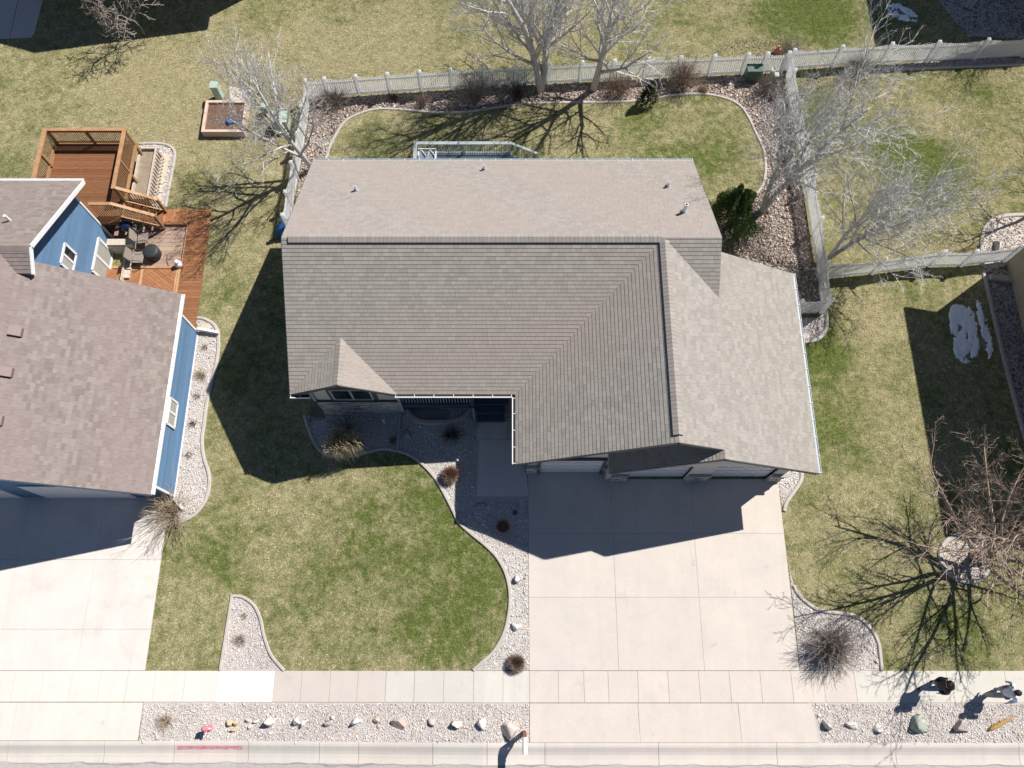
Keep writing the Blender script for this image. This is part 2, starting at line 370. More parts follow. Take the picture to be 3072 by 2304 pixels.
gravel['path'] = E_path + [P2(470,628), P2(425,600), P2(415,440)]
gravel['side'] = [(20.45, 16.3), (21.6, 16.5), (21.6, 6.0), (20.75, 6.0), (20.6, 9.0)]
gravel['topstrip'] = [P2(2640,213), P2(3120,189), (23.6, 27.75), (16.0, 27.1)]
gravel['far_bed'] = E_far + [(23.5, 19.4), (23.0, 16.2), (20.3, 16.35)]
gravel['topright'] = [P2(2800,-20), P2(2860,60), P2(2905,110), P2(3120,118), (30, 30), (30, 36), (19.4, 36)]
GB = empty('gravel_beds', (0, 0, 0), kind='structure')
for k, p in gravel.items():
    sheet('bed', p, 0.012, M['gravel_bed'], GB); BLOCK.append(p)
YARD = [(-10.0, 18.9), (-9.65, 25.85), (-1.3, 25.95), (6.3, 26.4), (12.95, 26.8), (13.15, 14.2), (11.8, 14.15), (10.45, 14.15), (7.0, 14.2), (7.0, 19.0), (-7.7, 19.0)]
yo = sheet('rock_bed', YARD, 0.010, M['rock_bed']); tag(yo, kind='structure')
BACKLAWN = E_back + [(9.2, 19.2), (-7.8, 19.2)]
bo = sheet('back_lawn', BACKLAWN, 0.03, M['lawn_soil']); tag(bo, kind='structure')
MULCH = [[(-9.6, 26.0), (-9.5, 26.9), (-7.6, 27.0), (-6.6, 26.1)], [(9.6, 26.8), (9.4, 27.9), (11.2, 29.0), (13.4, 28.9), (14.6, 28.0), (14.4, 27.2), (12.9, 27.0)], [(-12.4, 22.9), (-12.2, 26.2), (-9.9, 27.3), (-9.7, 25.8), (-10.0, 22.7)], [(-8.4, 9.55), (-8.4, 10.3), (-7.72, 10.2), (-7.72, 9.7)],
         [(13.4, 25.0), (13.3, 26.9), (16.6, 27.0), (16.9, 25.7)]]
for k_, p in enumerate(MULCH):
    if k_ in (1, 2, 4): continue
    tag(sheet('mulch_bed', p, 0.014, M['mulch']), kind='structure'); BLOCK.append(p)
RING_C = PX(2893, 1676)
RING = [(RING_C.x + 0.92 * math.cos(a), RING_C.y + 0.86 * math.sin(a)) for a in [2 * math.pi * i / 40 for i in range(40)]]
tag(sheet('tree_ring_bed', RING, 0.014, M['gravel_bed']), kind='structure'); BLOCK.append(RING)

# --- edgings
def edging(path, label, w=0.13, h=0.08, m='edging', closed=False, z=0.0):
    b = MB(); n = len(path); P = [Vector((x, y, 0)) for x, y in path]; prof = [(-.5, 0), (-.5, .75), (-.3, 1), (.3, 1), (.5, .75), (.5, 0)]
    vs = []
    for i, p in enumerate(P):
        a = P[(i - 1) % n] if closed or i > 0 else P[i]; c = P[(i + 1) % n] if closed or i < n - 1 else P[i]
        d = (c - a).normalized(); s = Vector((-d.y, d.x, 0))
        for u, t in prof:
            q = p + s * (u * w); vs.append((q.x, q.y, gz(q.x) + z - 0.03 + (h + 0.03) * t))
    k = len(prof); fs = []
    for i in range(n if closed else n - 1):
        j = (i + 1) % n
        for q in range(k - 1): fs.append((i*k + q, i*k + q + 1, j*k + q + 1, j*k + q))
    if not closed: fs += [tuple(range(k)), tuple(range((n-1)*k + k - 1, (n-1)*k - 1, -1))]
    b.add(vs, fs); o = b.part('landscape_edging', M[m]); tag(o, label, 'edging', 'concrete bed edgings'); return o
edging(E_front, 'long curving concrete edging between the front lawn and the gravel bed')
edging([P2(661,2012), P2(679,1900), P2(697,1786)] + E_wedge[2:], 'pale edging round the small wedge of gravel at the sidewalk', 0.12)
edging(E_right, 'S-curved edging round the bare twiggy shrub beside the driveway')
edging(E_garage, 'short edging curve at the right front corner of the garage', 0.14)
edging(E_gate, 'rounded edging corner below the white picket gate', 0.15)
edging(E_back, 'thin edging curving round the backyard lawn behind the house')
edging(E_blue, 'wavy pale edging along the gravel beside the blue house', 0.14)
edging(E_path, 'rounded edging of the stepping stone path by the cedar deck', 0.13)
edging(E_far, 'curved edging of the shrub bed in the far right yard', 0.16)
edging([P2(2640,213), P2(2800,206), P2(2960,199), P2(3120,192)], 'straight grey edging in front of the far right picket fence', 0.13)
edging([(20.4, 16.25), (20.42, 14), (20.45, 12), (20.55, 9.5), (20.75, 6.0)], 'dark kerb edging in shade beside the tan house wall', 0.16)
edging(RING, 'round concrete ring about the front yard tree', 0.17, 0.10, closed=True)

# --- concrete flatwork: every slab a piece of its own
def slab(parent, poly, tint=(1, 1, 1), top=0.035, th=0.12, name='slab'):
    b = MB(); poly = ccw(poly); xs_ = [-1e3] + [c for c in (-10, -1) if min(p[0] for p in poly) < c < max(p[0] for p in poly)] + [1e3]
    for xa, xb in zip(xs_, xs_[1:]):
        cp = clip(poly, [(xa, 0, 1, 0), (xb, 0, -1, 0)])
        if len(cp) >= 3: b.prism(cp, top - th, top, True)
    o = b.part(name, M['concrete'], parent); o.color = (*tint, 1); return o
def rect_slab(parent, x0, x1, y0, y1, tint=(1, 1, 1), g=0.0045, top=0.035, name='slab'):
    return slab(parent, [(x0 + g, y0 + g), (x1 - g, y0 + g), (x1 - g, y1 - g), (x0 + g, y1 - g)], tint, top, name=name)
FLAT = []
PINK = (1.0, .975, .965); WARM = (1.04, 1.02, .99); GREYG = (.93, .955, .945); COOL = (.97, .98, .99)
DRV = empty('driveway', (5, 3, 0), kind='structure')
XA = 0.63; dxs = [XA, 3.89, 7.02, 10.48]
dys = [7.05, 4.92, 2.53, -0.06]
for j in range(3):
    for i in range(3):
        x0, x1 = dxs[i], dxs[i+1]; y1, y0 = dys[j], dys[j+1]
        if j == 0 and i == 0: y1 = 7.38
        t = [(1.0, .98, .955), (1.02, 1.0, .96), (1.03, 1.0, .96), (1.0, .985, .97), (.995, .975, .965), (1.02, .99, .97), (.98, .965, .96), (.985, .965, .96), (1.01, .985, .97)][j*3+i]
        rect_slab(DRV, x0, x1, y0, y1, t)
AP = [0.63, 4.52, 8.12, 10.75]
for i in range(3): slab(DRV, [(AP[i]+.008 + (.0 if i == 0 else .03), -2.46), (AP[i+1]-.008 + (.12 if i == 2 else .04), -2.46), (AP[i+1]-.008, -1.165), (AP[i]+.008, -1.165)], PINK)
FLAT += [[(XA, 7.4), (10.48, 7.4), (10.48, -.06), (XA, -.06)], [(.63, -1.1), (10.8, -1.1), (11.0, -2.5), (.63, -2.5)]]
SWK = empty('sidewalk', (0, -0.6, 0), kind='structure')
sj = [-60,40,126,212,298,380,463,553,651,822,904,990,1073,1157,1243,1331,1421,1509,1588,1675,1752,1825,1914,2005,2098,2190,2283,2376,2472,2566,2663,2782,2844,2902,3020,3130]
for i in range(len(sj) - 1):
    a = PX(sj[i], 2060).x; b_ = PX(sj[i+1], 2060).x; q = sj[i]
    t = (1.17, 1.18, 1.17) if q < 640 else (1.42, 1.47, 1.50) if q == 651 else (1.0, .965, .955) if q < 1150 else (1.0, 1.035, 1.025) if q < 1588 else (1.02, .985, .965) if q < 2560 else (1.0, 1.03, 1.0)
    k = 1 + random.uniform(-.02, .02); rect_slab(SWK, a, b_, -1.15, -0.065, (t[0]*k, t[1]*k, t[2]*k), 0.0055 if q != 1157 else .012)
for a, b_ in ((-34, PX(sj[0], 2060).x), (PX(sj[-1], 2060).x, 34)):
    n = 10
    for i in range(n): rect_slab(SWK, a + (b_-a)*i/n, a + (b_-a)*(i+1)/n, -1.15, -.065, WARM)
FLAT.append([(-40, -1.2), (40, -1.2), (40, 0.0), (-40, 0.0)])
NDR = empty('neighbour_driveway', (-18, 3, -.8), kind='structure')
nx = [-26.5, -22.9, -19.35, -16.3, -13.72]; ny = [6.6, 2.9, -0.06][:]
ny = [6.9, 4.02, 1.42, -0.06]
for j in range(3):
    for i in range(4): rect_slab(NDR, nx[i], nx[i+1], ny[j+1], ny[j], (1.13 + .015 * ((i+j) % 2), 1.15, 1.16))
for i in range(4):
    rect_slab(NDR, [-26.5, -22.5, -19.3, -18.25][i], [-22.5, -19.3, -18.25, -13.62][i], -2.46, -1.165, [(1.12,)*3, (1.5, 1.52, 1.56), (1.10, 1.15, 1.15), (1.13, 1.14, 1.13)][i])
FLAT += [[(-26.5, 6.9), (-13.7, 6.9), (-13.7, -2.5), (-26.5, -2.5)]]
WLK = empty('front_walk', (-.3, 8, 0), kind='structure')
slab(WLK, [P2(1430,1489), P2(1586,1489), (0.585, 7.2), (0.14, 8.64), (-1.3, 8.64)], (1.12, 1.12, 1.12)); rect_slab(WLK, -1.42, -0.2, 8.66, 9.42, (1.05, 1.05, 1.05))
FLAT += [[(-1.45, 6.2), (.62, 6.2), (.62, 9.5), (-1.45, 9.5)]]
PAT = empty('far_patio', (-23, 31, -.8), kind='structure')
slab(PAT, [P2(-60,118), P2(28,117), P2(62,-30), P2(-60,-30)], COOL); slab(PAT, [P2(30,117), P2(92,113), P2(103,104), P2(137,-30), P2(64,-30)], COOL)
FLAT += [[P2(-60,118), P2(97,113), P2(138,-30), P2(-60,-30)]]
PAD = empty('utility_pad', (-13.2, 26.2, -.8), kind='structure')
for i in range(2): slab(PAD, [P2(690 + 33*i, 262), P2(722 + 33*i, 262), P2(722 + 32*i, 311), P2(688 + 33*i, 311)], (1.02, .97, .9), 0.06)
JF = [(DRV, [(XA + .02, 7.0), (10.45, 7.0), (10.45, -.05), (XA + .02, -.05)]), (DRV, [(.66, -1.17), (10.7, -1.17), (10.8, -2.44), (.66, -2.44)]), (SWK, [(-34, -1.13), (34, -1.13), (34, -.08), (-34, -.08)]), (NDR, [(-26.4, 6.4), (-13.75, 6.4), (-13.75, -.05), (-26.4, -.05)]), (NDR, [(-26.4, -1.17), (-13.66, -1.17), (-13.66, -2.44), (-26.4, -2.44)])]
for par_, p_ in JF: sheet('joint_filler', p_, .022, M['joint'], par_)
BLOCK += FLAT
# kerb and gutter, rolled profile, section by section; road beyond
KRB = empty('kerb', (0, -2.8, 0), kind='structure')
kj = [-200,20,310,520,744,957,1075,1298,1461,1635,1977,2332,2690,3060,3300]
kp = [(-2.47, .035), (-2.55, .04), (-2.62, .03), (-2.78, -.05), (-2.88, -.085), (-3.02, -.095), (-3.2, -.085), (-3.2, -.2), (-2.47, -.2)]
kx = [-60.0] + [PX(q, 2260).x for q in kj] + [60.0]
for i in range(len(kx) - 1):
    b = MB(); x0, x1 = kx[i] + .007, kx[i+1] - .007; n = len(kp)
    cuts = [x0] + [c for c in (-10, -1) if x0 < c < x1] + [x1]
    vs = [(x, y, z + gz(x)) for x in cuts for y, z in kp]
    fs = [(k*n + j, k*n + (j+1) % n, (k+1)*n + (j+1) % n, (k+1)*n + j) for k in range(len(cuts)-1) for j in range(n)]
    fs += [tuple(range(n-1, -1, -1)), tuple(range((len(cuts)-1)*n, len(cuts)*n))]
    b.add(vs, fs); o = b.part('kerb_section', M['concrete'], KRB)
    t = [(1, .985, .97), (.99, .97, .965), (1.02, 1, .98)][i % 3] if x0 > .8 else [(1.02, 1.02, 1.01), (1.0, .97, .96), (.99, 1.0, .99)][i % 3]
    o.color = (*t, 1)
rb = MB(); xs = [-400, -10, -1, 400]
rb.add([(x, y, gz(x) - .09) for x in xs for y in (-3.2, -16)], [(2*i, 2*i+1, 2*i+3, 2*i+2) for i in range(3)])
tag(rb.part('road', M['asphalt']), kind='structure')
# tar-filled crack along the gutter lip: a raised ragged bead
cr = MB(); a = []; c = []
x = -20.0
while x < 20.5:
    w = 0.015 + 0.07 * (.5 + .5 * math.sin(x * .8)) * abs(math.sin(x * 1.7 + 1.3 * math.sin(x * .9))) * (1 if x < 1 else .35); o_ = .03 * math.sin(x * 2.3) + .02 * math.sin(x * 7.1)
    a.append((x, -3.205 + o_, gz(x) - .083)); c.append((x, -3.205 + o_ - w, gz(x) - .083)); x += 0.22
cr.add(a + c, [(i, i + 1, len(a) + i + 1, len(a) + i) for i in range(len(a) - 1)]); tag(cr.part('road_crack_sealant', M['tar']), kind='structure')
# faded red no-parking paint on the kerb face
pb = MB(); x0, x1 = PX(531, 2250).x, PX(726, 2250).x; n = 46; top = []; bot = []
for i in range(n + 1):
    x = x0 + (x1 - x0) * i / n; e = random.uniform(-.022, .022) + .012 * math.sin(i * .7)
    kz = lambda y: float(np.interp(-y, [2.55, 2.62, 2.78, 2.88], [.04, .03, -.05, -.085])) + .006; yt, yb = -2.622 - abs(e)*.5, -2.745 + e - (.03 if i < 4 else 0)
    top.append((x, yt, gz(x) + kz(yt))); bot.append((x, yb, gz(x) + kz(yb)))
pb.add(top + bot, [(i, i + 1, n + 2 + i, n + 1 + i) for i in range(n)]); tag(pb.part('kerb_paint', M['red_paint'], KRB), 'faded red paint stripe on the kerb')

# stepping stones
for (cx, cy), w_ in zip([(1620,420),(1595,503),(1580,585),(1555,670),(1540,765),(1528,862)], ('first stepping stone from the far end of the path by the planter','second stepping stone from the far end of the path by the planter','third stepping stone from the far end of the path by the planter','fourth stepping stone from the far end of the path by the planter','fifth stepping stone from the far end of the path by the planter','last stepping stone of the planter path, nearest the low deck')):
    c = PX(60 + cx / 3.687, 360 + cy / 3.687); b = MB(); b.prism([(c.x-.19, c.y-.2), (c.x+.19, c.y-.2), (c.x+.19, c.y+.2), (c.x-.19, c.y+.2)], .0, .05, True)
    o = b.part('stepping_stone', M['pale_block']); tag(o, w_, 'paving stone', 'stepping stones beside the deck planter')
c = PX(616, 985); b = MB(); b.prism([(c.x-.2, c.y-.2), (c.x+.2, c.y-.2), (c.x+.2, c.y+.2), (c.x-.2, c.y+.2)], .0, .05, True)
tag(b.part('stepping_stone', M['pale_block']), 'lone tan stepping stone at the rear corner of the blue garage wing', 'paving stone')

# ------------------------------------------------------------------ roofs: courses of shingles
SH_CACHE = {}
def shingle_mesh(key, w, v, col, pal):
    if key not in SH_CACHE:
        b = MB(); e = v
        b.add([(0.002,0,-.004),(w-.002,0,-.004),(w-.002,e*1.25,-.004),(.002,e*1.25,-.004),(.002,0,.017),(w-.002,0,.017),(w-.002,e*1.25,0.001),(.002,e*1.25,0.001)],
              [(4,5,6,7),(0,1,5,4),(1,2,6,5),(3,0,4,7)], col)
        SH_CACHE[key] = b.mesh('shingle', M['shingle'])
    return SH_CACHE[key]
def tone_color(pal, r, warm):
    d, l, w = pal; c = [d[i] + (l[i] - d[i]) * r for i in range(3)]
    return tuple(c[i] + (w[i] - c[i]) * warm for i in range(3))
def roof_slope(house, corners, pal, cand, EXP=0.143, thick=0.13, seed=1, warmth=None, udir=None, org=None):
    # corners: eave-left, eave-right (seen looking up the slope), then round; eave edge gives the course direction
    rnd = random.Random(seed)
    C = [Vector(c) for c in corners]; u = Vector(udir) if udir else (C[1] - C[0]).normalized(); n = (C[1] - C[0]).cross(C[2] - C[0]).normalized()
    if n.z < 0: n = -n
    v = n.cross(u)
    if v.z < 0: u = -u; v = n.cross(u)
    O = Vector(org) if org else C[0]
    q = [((c - O).dot(u), (c - O).dot(v)) for c in C]
    if area2(q) < 0: q = q[::-1]
    edges = []
    for i in range(len(q)):
        a, b = q[i], q[(i+1) % len(q)]; L = math.hypot(b[0]-a[0], b[1]-a[1])
        edges.append((a[0], a[1], -(b[1]-a[1]) / L, (b[0]-a[0]) / L))
    w3 = lambda p, h: O + u * p[0] + v * p[1] + n * h
    deck = MB(); k = len(q)
    deck.add([w3(p, -.006) for p in q] + [w3(p, -.006) - Vector((0, 0, thick)) for p in q],
             [tuple(range(k)), tuple(range(2*k-1, k-1, -1))] + [(i, k + i, k + (i+1) % k, (i+1) % k) for i in range(k)])
    deck_o = deck.part('roof', M['roof_deck'], house)
    u0 = min(p[0] for p in q); u1 = max(p[0] for p in q); v0 = math.floor(min(p[1] for p in q) / EXP + 1e-6) * EXP; v1 = max(p[1] for p in q)
    widths = (.16, .20, .24, .30); vv = v0; row = 0
    R = Matrix((u, v, n)).transposed().to_euler()
    while vv < v1:
        uu = u0 - rnd.uniform(0, .3)
        while uu < u1:
            wi = rnd.randrange(4); w = widths[wi]; ti = rnd.choices(range(6), (2, 3, 4, 4, 3, 2))[0]
            mid = w3((uu + w/2, vv), 0)
            wm = warmth(mid) if warmth else .25
            wq = min(4, max(0, int((wm + rnd.uniform(-.12, .12)) * 5))); col = tone_color(pal[1:], ti / 5, wq / 4 * .7)
            rect = [(uu + .002, vv), (uu + w - .002, vv), (uu + w - .002, vv + EXP * 1.25), (uu + .002, vv + EXP * 1.25)]
            cp = clip(rect, edges)
            if len(cp) >= 3 and abs(area2(cp)) > 4e-4:
                full = abs(abs(area2(cp)) - (w - .004) * EXP * 1.25) < 1e-5
                cand.append((w * max(.05, n.dot((Vector((0, 0, CAM_H)) - mid).normalized())) / (Vector((0, 0, CAM_H)) - mid).length ** 2 if full else 0,
                             deck_o, w3((uu, vv), 0), R, (pal[0], wi, ti, wq), w, EXP, col, cp, vv, w3))
            uu += w
        vv += EXP; row += 1
    return deck_o
def finish_roof(cand, house, label_field):
    cand.sort(key=lambda c: -c[0]); groups = {}
    for i, (sc_, deck_o, loc, R, key, w, e, col, cp, vv, w3) in enumerate(cand):
        if i < 290 and sc_ > 0:
            place('shingle', shingle_mesh(key, w, e, col, None), deck_o, loc, R)
        else:
            b = groups.setdefault(deck_o.name, (deck_o, MB()))[1]; k = len(cp)
            hs = [.017 - .016 * (p[1] - vv) / (e * 1.25) for p in cp]
            b.add([w3(p, h) for p, h in zip(cp, hs)] + [w3(p, -.004) for p in cp], [tuple(range(k))] + [(i_, k + i_, k + (i_+1) % k, (i_+1) % k) for i_ in range(k)], col)
    for d, b in groups.values():
        tag(b.part('shingles', M['shingle'], d), kind='stuff')
def ridge_caps(house, a, b, s1, s2, pal, vent=True, seed=3):      # s1, s2: drop per metre on each side; vent raises the caps
    rnd = random.Random(seed); a = Vector(a); b = Vector(b); L = (b - a).length; d = (b - a) / L; side = Vector((d.y, -d.x, 0)); n = int(L / .145)
    lift = .075 if vent else .012; W_ = .17
    if vent:
        v = MB(); v.add([a - side*.14 + Vector((0,0,-s1*.14+.002)), a + Vector((0,0,.002)), a + side*.14 + Vector((0,0,-s2*.14+.002)), b - side*.14 + Vector((0,0,-s1*.14+.002)), b + Vector((0,0,.002)), b + side*.14 + Vector((0,0,-s2*.14+.002))] +
                         [a - side*.14 + Vector((0,0,-s1*.14+lift-.006)), a + Vector((0,0,lift-.006)), a + side*.14 + Vector((0,0,-s2*.14+lift-.006)), b - side*.14 + Vector((0,0,-s1*.14+lift-.006)), b + Vector((0,0,lift-.006)), b + side*.14 + Vector((0,0,-s2*.14+lift-.006))],
                        [(6,7,10,9),(7,8,11,10),(0,3,9,6),(2,8,11,5),(0,6,7,1),(1,7,8,2),(3,4,10,9),(4,5,11,10)])
        v.part('ridge_vent', M['vent_dark'], house)
    for i in range(n):
        p = a + d * (L * i / n); q = a + d * (L * (i + 1.25) / n); h0 = lift + .012; h1 = lift
        if i == n - 1: q = b
        col = tone_color(pal[1:], rnd.random(), rnd.random() * .6); c = MB()
        f = lambda P, s, h: [P - side*W_ + Vector((0,0,-s1*W_+h)), P + Vector((0,0,h)), P + side*W_ + Vector((0,0,-s2*W_+h))]
        top = f(p, 0, h0) + f(q, 0, h1); bot = [t - Vector((0, 0, .012)) for t in top]
        c.add(top + bot, [(0,1,4,3),(1,2,5,4),(0,6,7,1),(1,7,8,2),(3,4,10,9),(4,5,11,10),(0,3,9,6),(2,8,11,5)], col)
        c.part('ridge_cap', M['shingle'], house)
PAL_MAIN = ('main', (0.278, 0.256, 0.231), (0.342, 0.317, 0.288), (0.338, 0.285, 0.260))
PAL_BLUE = ('blue', (0.20, 0.165, 0.152), (0.275, 0.235, 0.217), (0.255, 0.198, 0.188))
def gutter(house, a, b, out, m='gutter_grey', lip='gutter_grey', w=.11, h=.07, hang=.62, lipw=.018):
    a = Vector(a); b = Vector(b); o = Vector(out).normalized(); L = (b - a).length; d = (b - a) / L; g = MB()
    g.beam(a + Vector((0,0,-h/2)), b + Vector((0,0,-h/2)), .012, h)
    g.beam(a + o*w/2 + Vector((0,0,-.03)), b + o*w/2 + Vector((0,0,-.03)), w, .012)
    go = g.part('gutter', M[m], house)
    l = MB(); l.beam(a + o*w + Vector((0,0,-h/2)), b + o*w + Vector((0,0,-h/2)), lipw, h); l.part('gutter_face', M[lip], go)
    n = max(2, int(L / hang))
    for i in range(n + 1):
        p = a + d * min(L - .03, max(.03, L * i / n)); h_ = MB(); h_.beam(p + Vector((0,0,.004)) - o*.01, p + o*(w - .004) + Vector((0,0,.004)), .02, .008); h_.part('gutter_bracket', M['trim_white'], go)
    return go
def window(house, frame_pts, sill=True, mull='v', m='trim_white', depth=.05, normal=(0, -1, 0), fw=.07, pane='glass', two=None):
    # frame_pts: four corners bottom-left, bottom-right, top-right, top-left on the wall plane
    A, B, C_, D = [Vector(p) for p in frame_pts]; n = Vector(normal); f = MB()
    wd = place('window', MB().add([p + n*.012 for p in (A, B, C_, D)], [(0, 1, 2, 3)]).mesh('window', M['trim_dark']), house)
    for p, q in ((A, B), (B, C_), (C_, D), (D, A)): f.beam(p + n*depth/2, q + n*depth/2, fw, depth, up=n)
    if mull == 'v': f.beam((A+B)/2 + n*depth/2, (C_+D)/2 + n*depth/2, fw, depth*.9, up=n)
    if mull == 'h': f.beam((A+D)/2 + n*depth/2, (B+C_)/2 + n*depth/2, fw, depth*.9, up=n)
    f.part('frame', M[m], wd)
    halves = [((A, (A+B)/2, (C_+D)/2, D), pane), (((A+B)/2, B, C_, (C_+D)/2), two or pane)] if mull == 'v' else [((A, B, (B+C_)/2, (A+D)/2), pane), (((A+D)/2, (B+C_)/2, C_, D), two or pane)]
    for h, pm in halves: MB().add([p + n*.022 for p in h], [(0, 1, 2, 3)]).part('pane', M[pm], wd)
    return wd

# ------------------------------------------------------------------ the house in the middle
XL, XR, YF, YB, YR, ZE, ZR = -8.15, 7.42, 9.5, 19.6, 14.35, 3.2, 6.1        # roof edges, ridge
GXL, GXR, GRX, GYF, GYL = 0.13, 10.9, 5.38, 6.87, 6.55
HS = empty('house', (1.3, 13, 0), 'long house with weathered grey-brown shingle roof and three-car garage wing', 'house')
cand = []
sF = (ZR - ZE) / (YR - YF); sG = (ZR - ZE) / (GRX - GXL); sGR = (ZR - 3.15) / (GXR - GRX); sB = (ZR - ZE) / (YB - YR)
warm = lambda p: 0.18 + 0.5 * max(0, math.sin(p.x * .55 + 1.0) * math.sin(p.y * .62 + .4) + .15 * math.sin(p.x * 2 + p.y * 1.4)) if p.y < YR else .55 + .15 * math.sin(p.x * .8)
warmF = lambda p: (0.10 + .75 * max(0, min(1, 1 - abs((p.y - 9.6) - (p.x + 6) * .22) / 2.6))) 
gx0, gx1, gxa, gza_ = XL, -4.25, -6.2, 4.27; ybk = YF + (gza_ - ZE) / sF
MO = dict(udir=(1, 0, 0), org=(XL, YF, ZE), warmth=warmF)
roof_slope(HS, [(gx1, YF, ZE), (GXL, YF, ZE), (GRX, YR, ZR), (gx1, YR, ZR)], PAL_MAIN, cand, seed=1, **MO)
roof_slope(HS, [(XL, YF, ZE), (gxa, ybk, gza_), (gxa, YR, ZR), (XL, YR, ZR)], PAL_MAIN, cand, seed=10, **MO)
roof_slope(HS, [(gxa, ybk, gza_), (gx1, YF, ZE), (gx1, YR, ZR), (gxa, YR, ZR)], PAL_MAIN, cand, seed=11, **MO)
roof_slope(HS, [(XR, YB, ZE), (XL, YB, ZE), (XL, YR, ZR), (XR, YR, ZR)], PAL_MAIN, cand, seed=2, warmth=lambda p: .62 + .2 * math.sin(p.x * .9 + p.y))
roof_slope(HS, [(GRX, YR - (XR-GRX)*sGR/sF - .3, ZR - sF*((XR-GRX)*sGR/sF + .3)), (XR, YR - (XR-GRX)*sGR/sF - .3, ZR - sF*((XR-GRX)*sGR/sF + .3)), (XR, YR, ZR), (GRX, YR, ZR)], PAL_MAIN, cand, seed=3, warmth=lambda p: .05)
roof_slope(HS, [(GXL, YF, ZE), (GXL, GYF, ZE), (GRX, GYF, ZR), (GRX, YR, ZR)], PAL_MAIN, cand, seed=4, warmth=warmF)
zl = lambda x: ZR - sGR * (x - GRX)
roof_slope(HS, [(7.07, GYF, zl(7.07)), (7.07, YR - .06, zl(7.07)), (GRX, YR - .06, ZR), (GRX, GYF, ZR)], PAL_MAIN, cand, seed=5, warmth=lambda p: .12)
roof_slope(HS, [(GXR, GYL, zl(GXR)), (GXR, 14.47, zl(GXR)), (7.07, 14.47, zl(7.07)), (7.07, GYL, zl(7.07))], PAL_MAIN, cand, seed=6, warmth=lambda p: .12)
zlow = zl(7.07); xle = 7.07 - (zlow - ZE) / sG
roof_slope(HS, [(xle, 7.34, ZE), (xle, GYL, ZE), (7.07, GYL, zlow), (7.07, 7.34, zlow)], PAL_MAIN, cand, seed=7)
# little front gable over the bedroom window
roof_slope(HS, [(gx0, YF - .02, ZE + .02), (gx0, YF + .05, ZE + .02), (gxa, ybk, gza_), (gxa, YF - .02, gza_)], PAL_MAIN, cand, seed=8, warmth=lambda p: .15)
roof_slope(HS, [(gx1, YF + .05, ZE + .02), (gx1, YF - .02, ZE + .02), (gxa, YF - .02, gza_), (gxa, ybk, gza_)], PAL_MAIN, cand, seed=9, warmth=lambda p: .8)
finish_roof(cand, HS, None)
ridge_caps(HS, (XL + .25, YR, ZR), (GRX - .1, YR, ZR), sB, sF, PAL_MAIN, True, 3); ridge_caps(HS, (GRX + .1, YR, ZR - .03), (XR, YR, ZR - .03), sB, sF, PAL_MAIN, False, 4)
ridge_caps(HS, (GRX, GYF + .25, ZR), (GRX, YR - .1, ZR), sG, sGR, PAL_MAIN, True, 5); ridge_caps(HS, (7.07, GYL, zlow), (7.07, GYF + .4, zlow), sG, sGR, PAL_MAIN, False, 6)
ridge_caps(HS, (gxa, YF, gza_), (gxa, ybk, gza_), .53, .53, PAL_MAIN, False, 7)
# gutters
gutter(HS, (XL, YB, ZE), (XR, YB, ZE), (0, 1, 0)); gutter(HS, (GXR, GYL, zl(GXR)), (GXR, 14.47, zl(GXR)), (1, 0, 0))
gutter(HS, (-4.3, YF, ZE), (GXL - .12, YF, ZE), (0, -1, 0), 'gutter_dark', 'trim_white', lipw=.032); gutter(HS, (GXL, GYF, ZE), (GXL, YF - .12, ZE), (-1, 0, 0), 'gutter_dark', 'trim_white', lipw=.032)
gutter(HS, (XL, YF - .02, ZE), (XL + .75, YF - .02, ZE), (0, -1, 0), 'gutter_dark', 'trim_white', lipw=.03)
# fascia boards on the rakes
fb = MB()
for a, b in (((XL-.01, YF, ZE), (XL-.01, YR, ZR)), ((XL-.01, YB, ZE), (XL-.01, YR, ZR)), ((XR+.01, YB, ZE), (XR+.01, YR, ZR)), ((GXL, GYF-.01, ZE), (GRX, GYF-.01, ZR)), ((GRX, GYF-.01, ZR), (7.07, GYF-.01, zlow)), ((xle, GYL-.01, ZE), (7.07, GYL-.01, zlow)), ((7.07, GYL-.01, zlow), (GXR, GYL-.01, zl(GXR))), ((gx0, YF-.03, ZE), (gxa, YF-.03, gza_)), ((gxa, YF-.03, gza_), (gx1, YF-.03, ZE))):
    fb = MB(); fb.beam(Vector(a) - Vector((0, 0, .09)), Vector(b) - Vector((0, 0, .09)), .022, .16); fb.part('fascia', M['trim_dark'], HS)
# walls
wb = MB()
wb.box(-7.7, -4.45, 9.98, 14.0, -1.1, 3.1); wb.box(-7.7, 7.0, 11.7, 19.15, -1.1, 3.1); wb.box(0.62, 10.45, 7.37, 14.05, -.4, 3.05)
def gwall(pts, y0, y1): wb.add([(x, y, z) for y in (y0, y1) for x, z in pts], [tuple(range(len(pts))), tuple(range(2*len(pts)-1, len(pts)-1, -1))] + [(i, len(pts)+i, len(pts)+(i+1) % len(pts), (i+1) % len(pts)) for i in range(len(pts))])
gwall([(.62, 3.05), (10.4, 3.05), (GRX, ZR - .22)], 7.37, 7.6)
gwall([(3.66, 3.04), (10.45, 3.02), (7.07, zlow - .2)], 7.03, 7.36)
gwall([(-7.68, 3.09), (-4.5, 3.09), (gxa, gza_ - .2)], 9.98, 10.2)
for xx in (-7.7, 6.8): wb.add([(xx, y, z) for xx in (xx, xx + .2) for y, z in ((10.0, 3.1), (19.1, 3.1), (YR, ZR - .2))], [(0,1,2), (5,4,3), (0,3,4,1), (1,4,5,2), (2,5,3,0)])
WALL = wb.part('wall', M['siding_taupe'], HS)
